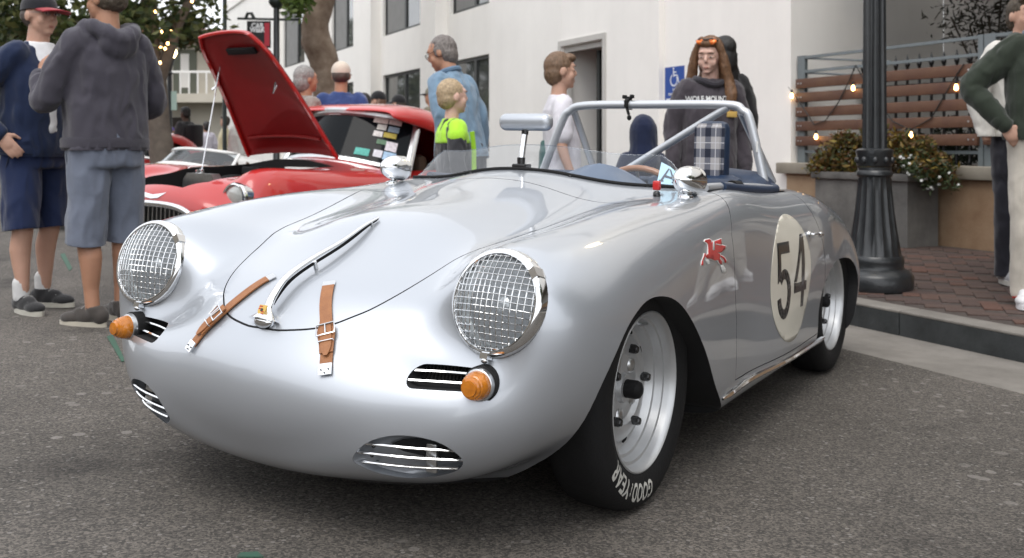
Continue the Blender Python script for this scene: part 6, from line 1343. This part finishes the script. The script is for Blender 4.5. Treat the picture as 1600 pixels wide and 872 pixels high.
        if vox<.008:
            lc=MB()
            for q in range(4): y=.035+q*.022; z=.098-q*.011; lc.tube([(-.026,y,z-.006),(0,y+.004,z+.002),(.026,y,z-.006)],.0035,5)
            kk=lc.mesh('laces'); kk.transform(R2); link('laces',kk,so,cloth((.35,.35,.34)))
        if socks: link('sock',limb(MB(),[an+Vector((0,-.025,.09)),an+Vector((0,-.03,.165))],[.043,.043]).mesh('sock'),t,cloth(socks))
    if extra: extra(t,UP,HD,A,shirt)
    return t
def stand(px,Y,dz=0):
    p=at(px,229.75,Y); bb_=EB.dot(p); z=wz(bb_)+.002 if bb_>KB else ground_z(p.x,p.y); return Vector((p.x,p.y,z+dz))
# --- the two men at the left
def ex_a(t,UP,HD,A,sh_):
    g=MB(); loft(g,[(.02,.050,1.0,.075,.118),(.02,.050,1.20,.085,.112),(.01,.040,1.34,.095,.104),(.0,.02,1.43,.10,.088),(0,-.0,1.485,.086,.080),(0,-.004,1.505,.078,.074)],18)
    te=remesh(g,.009,'tee_shirt',cloth((.74,.74,.76)),t,2,.003,M=UP); lg=MB(); lg.ell((-.025,.130,1.325),(.022,.02,.04),seg=10,rings=8); lg.ell((.025,.130,1.33),(.016,.02,.035),seg=10,rings=8); piece(lg,'tee_print',cloth((.10,.32,.70)),t,UP)
    g=MB(); 
    for s in (1,-1): g.ell((.033*s,.098,1.662),(.019,.003,.014),seg=12,rings=6)
    g.tube([(-.052,.098,1.668),(.052,.098,1.668)],.002,5).tube([(.052,.095,1.666),(.084,0,1.664)],.002,5).tube([(-.052,.095,1.666),(-.084,0,1.664)],.002,5); piece(g,'glasses',M_['plexi'],t,HD)
person('man in navy jacket and red brimmed cap talking at the left edge',stand(54,5.5),R_(-112),1.745,0,(.012,.022,.060),'long',.86,(.014,.024,.070),'shorts',(.025,.025,.027),(.50,.48,.42),hair=(.10,.08,.07),cap=((.015,.015,.02),(.30,.02,.03)),hairstyle='crew',hyaw=-2,hpitch=-2,lean=4,
    arms=dict(re=(.34,-.17,1.16),rw=(.255,.02,.985),rd=(-.30,.62,-.72),rn=(-.75,-.3,-.2),curl=.22,le=(-.28,.02,1.14),lw=(-.23,.2,.95)),feet=((.13,.07,0),(-.10,-.02,0),-14,10),vox=.0065,girth=1.10,socks=(.66,.66,.66),extra=ex_a,kneelen=.46)
person('man in grey hooded sweatshirt and slate shorts seen from behind',stand(166,5.12),R_(52),1.79,1,(.060,.056,.072),'long',.875,(.145,.165,.215),'shorts',(.060,.052,.047),(.50,.46,.38),hair=(.09,.07,.05),cap=((.16,.15,.11),(.16,.15,.11)),hairstyle='crew',hyaw=22,
    arms=dict(le=(-.275,.09,1.13),lw=(-.20,.27,1.27),ld=(.3,.3,.9),re=(.275,.02,1.12),rw=(.12,.25,1.08),curl=.6),feet=((.09,.03,0),(-.10,-.03,0),-8,22),vox=.0065,girth=1.12,hood='down',kneelen=.42)
# --- people behind the race car
def ex_old(t,UP,HD,A,sh_):
    g=MB(); g.tube([tuple(q) for q in catmull([(-.075,.05,1.48),(-.088,-.02,1.505),(0,-.085,1.515),(.088,-.02,1.505),(.075,.05,1.48)],5)],.020,8); piece(g,'collar',cloth((.12,.19,.28)),t,UP)
    g=MB()
    for s in (1,-1): g.tube([(.033*s+.020*math.cos(a),.102,1.660+.016*math.sin(a)) for a in np.linspace(0,2*math.pi,17)],.0022,5)
    g.tube([(.052,.10,1.668),(.084,.0,1.668)],.0022,5).tube([(-.052,.10,1.668),(-.084,.0,1.668)],.0022,5); piece(g,'glasses',M_['gloss_black'],t,HD)
person('grey haired man in glasses and blue denim shirt leaning towards the red car',stand(726,7.0),R_(62),1.80,1,(.17,.26,.36),'long',.86,(.03,.035,.05),'trousers',hair=(.16,.14,.13),hairstyle='grey',lean=14,hyaw=16,hpitch=8,vox=.008,extra=ex_old,hands=False)
def ex_boy(t,UP,HD,A,sh_):
    g=MB(); loft(g,[(0,-.005,1.30,.206,.142),(0,-.01,1.385,.206,.126),(0,-.012,1.44,.172,.098),(0,-.012,1.482,.100,.082),(0,-.01,1.505,.082,.075)],22,.9)
    for s,p in ((1,'r'),(-1,'l')): limb(g,[A[p+'s']+Vector((-.03*s,0,0)),A[p+'s'].lerp(A[p+'e'],.22)],[.088,.083])
    remesh(g,.010,'yoke',cloth((.42,.78,.05)),t,3,.004,M=UP); q=MB(); q.tube([A['rs']+Vector((-.045,.135,-.02)),(.115,.148,1.25),(.11,.15,1.0)],[.022,.02,.02],8,flat=.3); piece(q,'stripe',cloth((.42,.78,.05)),t,UP)
person('blond boy in dark top with bright lime shoulders watching at the windscreen',stand(708,6.35),R_(-72),1.36,3,(.035,.035,.040),'long',.90,(.04,.05,.08),'trousers',hair=(.42,.31,.19),hairstyle='crew',hs=1.22,vox=.009,extra=ex_boy,hyaw=6,hands=False)
def ex_tee(t,UP,HD,A,sh_):
    g=MB(); g.box(.02,.10,-.165,-.150,1.12,1.30,.006) ; g.box(-.09,.005,-.165,-.150,1.05,1.33,.006); pr=MB()
    me=ctext('DRGC',.10,.002,0,.9); me.transform(UP@Matrix.Translation((0,-.150,1.25))@Matrix.Rotation(math.pi/2,4,'X')); bpy.data.meshes.remove(me)
    q=MB(); loft(q,[(-.02,-.035,.93,.135,.128),(-.02,-.035,1.08,.128,.122),(-.02,-.03,1.16,.10,.112)],16); remesh(q,.012,'shirt_print',cloth((.05,.13,.12)),t,2,.003,M=UP)
person('brown haired boy in a white tee shirt looking right beside the roll bar',stand(876,6.6),R_(-84),1.59,0,(.66,.64,.69),'short',.90,(.06,.09,.15),'shorts',hair=(.16,.095,.055),hairstyle='short',hs=1.12,vox=.008,hyaw=2,hpitch=2,wr=.005,extra=ex_tee)
def ex_girl(t,UP,HD,A,sh_):
    g=MB()
    for s in (1,-1): g.ell((.040*s,.062,1.765),(.031,.014,.024),Matrix.Rotation(R_(35),3,'X'),14,8)
    sg_=piece(g,'sunglasses',mat('orange_mirror_lens',(.95,.22,.03),.12,.6,coat=1),t,HD); g=MB(); g.tube([(-.075,.045,1.768),(-.04,.078,1.785),(0,.078,1.778),(.04,.078,1.785),(.075,.045,1.768)],.005,6); piece(g,'sunglass_frame',M_['gloss_black'],sg_,HD)
    for txt,z,sz in (('WOLF MOUNTAIN',1.355,.052),):
        me=ctext(txt,sz,.0018,0,.80); bm=bmesh.new(); bm.from_mesh(me)
        bv=bvhtree.BVHTree.FromObject(sh_,bpy.context.evaluated_depsgraph_get())
        for v in bm.verts:
            p=Vector((-v.co.x,.5,z+v.co.y)); hit=bv.ray_cast(p,Vector((0,-1,0))); v.co=(hit[0]+Vector((0,.006,0))) if hit[0] is not None else Vector((p.x,.14,p.z))
        bm.to_mesh(me); bm.free(); link('shirt_lettering',me,t,cloth((.62,.62,.62)))
    q=MB(); q.box(-.155,-.085,.128,.140,1.235,1.275,.004); piece(q,'shirt_patch',cloth((.55,.36,.10)),t,UP)
    q=MB(); q.tube([tuple(p) for p in catmull([(-.085,.06,1.485),(-.1,-.03,1.50),(0,-.11,1.475),(.1,-.03,1.50),(.085,.06,1.485),(0,.095,1.455),(-.085,.06,1.485)],4)],.022,8); piece(q,'collar',cloth((.035,.032,.040)),t,UP)
person('girl with long wavy hair and orange sunglasses on her head wearing a dark sweatshirt',stand(1106,6.85),R_(184),1.77,3,(.055,.047,.056),'long',.86,(.02,.02,.03),'trousers',hair=(.15,.075,.035),hairstyle='long',hyaw=-30,hpitch=13,roll=-2,vox=.0065,extra=ex_girl,hs=1.02,jaw=.88,hands=False)
person('person with long black hair standing behind the girl in the sweatshirt',stand(1128,7.7),R_(20),1.73,1,(.02,.02,.022),'long',.86,(.02,.02,.025),'trousers',hair=(.010,.009,.009),hairstyle='long',vox=.012,hands=False,facing=False)
person('small child in a navy hood standing behind the cockpit',stand(1004,6.05),R_(10),1.15,0,(.010,.016,.045),'long',.86,(.02,.02,.03),'trousers',hair=(.03,.02,.015),hairstyle='crew',hood='up',hs=1.18,vox=.010,hands=False,facing=False,wr=.004)
# --- men on the sidewalk at the right
def ex_green(t,UP,HD,A,sh_):
    q=MB(); q.tube([tuple(p) for p in catmull([(-.085,.06,1.485),(-.1,-.03,1.505),(0,-.10,1.50),(.1,-.03,1.505),(.085,.06,1.485),(0,.10,1.455),(-.085,.06,1.485)],4)],.020,8); piece(q,'collar',cloth((.12,.15,.19)),t,UP)
    g=MB().tube([(.115,.115,.99),(.10,.13,.935)],.006,6); piece(g,'belt_clip',M_['gloss_black'],t,Matrix.Identity(4)); 
gm=person('man in dark green jacket and off white trousers at the right edge of the picture',stand(1636,5.55),R_(172),1.80,0,(.026,.034,.024),'long',.90,(.50,.46,.40),'trousers',(.70,.69,.70),(.70,.69,.70),hair=(.045,.03,.02),hairstyle='short',hyaw=-16,hpitch=6,lean=0,
    arms=dict(re=(.385,-.03,1.20),rw=(.25,.085,.985),rd=(-.55,.10,-.75),rn=(-.3,-.9,0),le=(-.40,-.03,1.2),lw=(-.25,.08,.98),ld=(.4,.1,-.8),curl=.75),feet=((.13,.06,0),(-.12,0,0),-24,14),vox=.0065,girth=1.16,extra=ex_green)
sw_=MB(); sw_.tube([(.178,.10,.055),(.190,.06,.045),(.186,.0,.062),(.180,-.03,.078)],[.004,.011,.008,.003],6,flat=.5); piece(sw_,'shoe_stripe',M_['red_vinyl'],gm,Matrix.Identity(4))
person('person in a white jacket mostly hidden behind the man in the green jacket',stand(1600,6.3),R_(185),1.83,0,(.62,.60,.56),'long',.90,(.022,.022,.03),'trousers',(.5,.5,.52),hair=(.05,.035,.02),hairstyle='short',arms=dict(re=(.27,-.04,1.14),rw=(.27,.05,.90)),vox=.010,hands=False,girth=1.05)
# --- crowd in the middle distance
def puffer(t,UP,HD,A,sh_):
    q=MB()
    for k in range(6): z=.93+k*.085; q.lathe([(.0,-.030),(.19,-.030),(.205,0),(.19,.030),(0,.030)],22,Matrix.Translation((0,0,z))@Matrix.Diagonal((1.02,.74,1,1)))
    remesh(q,.014,'quilted_body',cloth((.035,.065,.19),.5),t,2,.004,M=UP)
person('grey haired person half hidden behind the raised red hood',stand(480,8.6),R_(-60),1.66,1,(.25,.22,.2),'long',.86,(.05,.05,.06),'trousers',hair=(.26,.25,.24),hairstyle='bun',vox=.011,hands=False)
person('man in cream cap and blue quilted jacket seen from behind',stand(533,9.0),R_(4),1.74,1,(.035,.065,.19),'long',.88,(.04,.04,.05),'trousers',hair=(.08,.06,.05),hairstyle='crew',cap=((.60,.52,.44),(.60,.52,.44)),vox=.011,hands=False,girth=1.1,extra=puffer,facing=False)
person('woman in black cap with brown hair beyond the red hardtop',stand(590,12),R_(70),1.68,0,(.02,.02,.022),'long',.86,(.03,.03,.04),'trousers',hair=(.12,.06,.035),hairstyle='long',cap=((.012,.012,.014),(.012,.012,.014)),vox=.013,hands=False)
person('man in black cap and dark jacket standing before the lower window',stand(622,12.6),R_(60),1.68,0,(.05,.065,.085),'long',.86,(.03,.03,.04),'trousers',hair=(.04,.03,.02),hairstyle='crew',cap=((.012,.012,.014),(.012,.012,.014)),vox=.013,hands=False)
person('man in olive cap just left of the grey haired man',stand(674,13.2),R_(75),1.68,1,(.16,.14,.10),'long',.86,(.04,.04,.05),'trousers',hair=(.06,.045,.03),hairstyle='crew',cap=((.17,.16,.12),(.05,.05,.05)),vox=.013,hands=False)
person('dark haired person between the blue quilted jacket and the black cap',stand(568,11.2),R_(20),1.60,0,(.02,.02,.025),'long',.86,(.02,.02,.03),'trousers',hair=(.012,.01,.01),hairstyle='bun',vox=.013,hands=False,facing=False)
# --- far crowd at the left
def pack(t,UP,HD,A,sh_): piece(MB().box(-.16,.16,-.33,-.12,1.0,1.44,.05),'backpack',cloth((.012,.012,.014)),t,UP)
person('man in dark tee shirt with a black backpack beyond the white car',stand(289,18.5),R_(70),1.72,2,(.035,.035,.038),'short',.86,(.03,.03,.035),'trousers',hair=(.012,.010,.009),hairstyle='short',vox=.014,hands=False,extra=pack,hyaw=-5)
person('woman with dark hair in a lilac white top far down the street',stand(322,24),R_(40),1.62,1,(.56,.54,.62),'long',.80,(.5,.5,.55),'trousers',hair=(.014,.010,.010),hairstyle='bun',vox=.016,hands=False)
person('woman in pale yellow jacket and jeans far down the street',stand(351,21),R_(110),1.66,0,(.58,.52,.34),'long',.88,(.20,.28,.36),'trousers',hair=(.05,.035,.025),hairstyle='short',vox=.016,hands=False)
person('person in a long white dress beside the edge of the raised hood',stand(374,18.5),R_(150),1.66,0,(.68,.67,.63),'long',.60,(.68,.67,.63),'trousers',hair=(.03,.02,.015),hairstyle='bun',vox=.016,hands=False)
person('person in a tan cap and blue top beside the left tree trunk',stand(237,23),R_(120),1.66,1,(.08,.14,.22),'long',.86,(.05,.05,.06),'trousers',hair=(.06,.04,.03),hairstyle='crew',cap=((.42,.35,.27),(.42,.35,.27)),vox=.016,hands=False)
person('person in red top and purple hat far off by the lamp post',stand(268,30),R_(180),1.60,1,(.38,.03,.04),'long',.86,(.05,.05,.06),'trousers',hair=(.03,.02,.02),hairstyle='crew',cap=((.06,.03,.22),(.06,.03,.22)),vox=.02,hands=False)
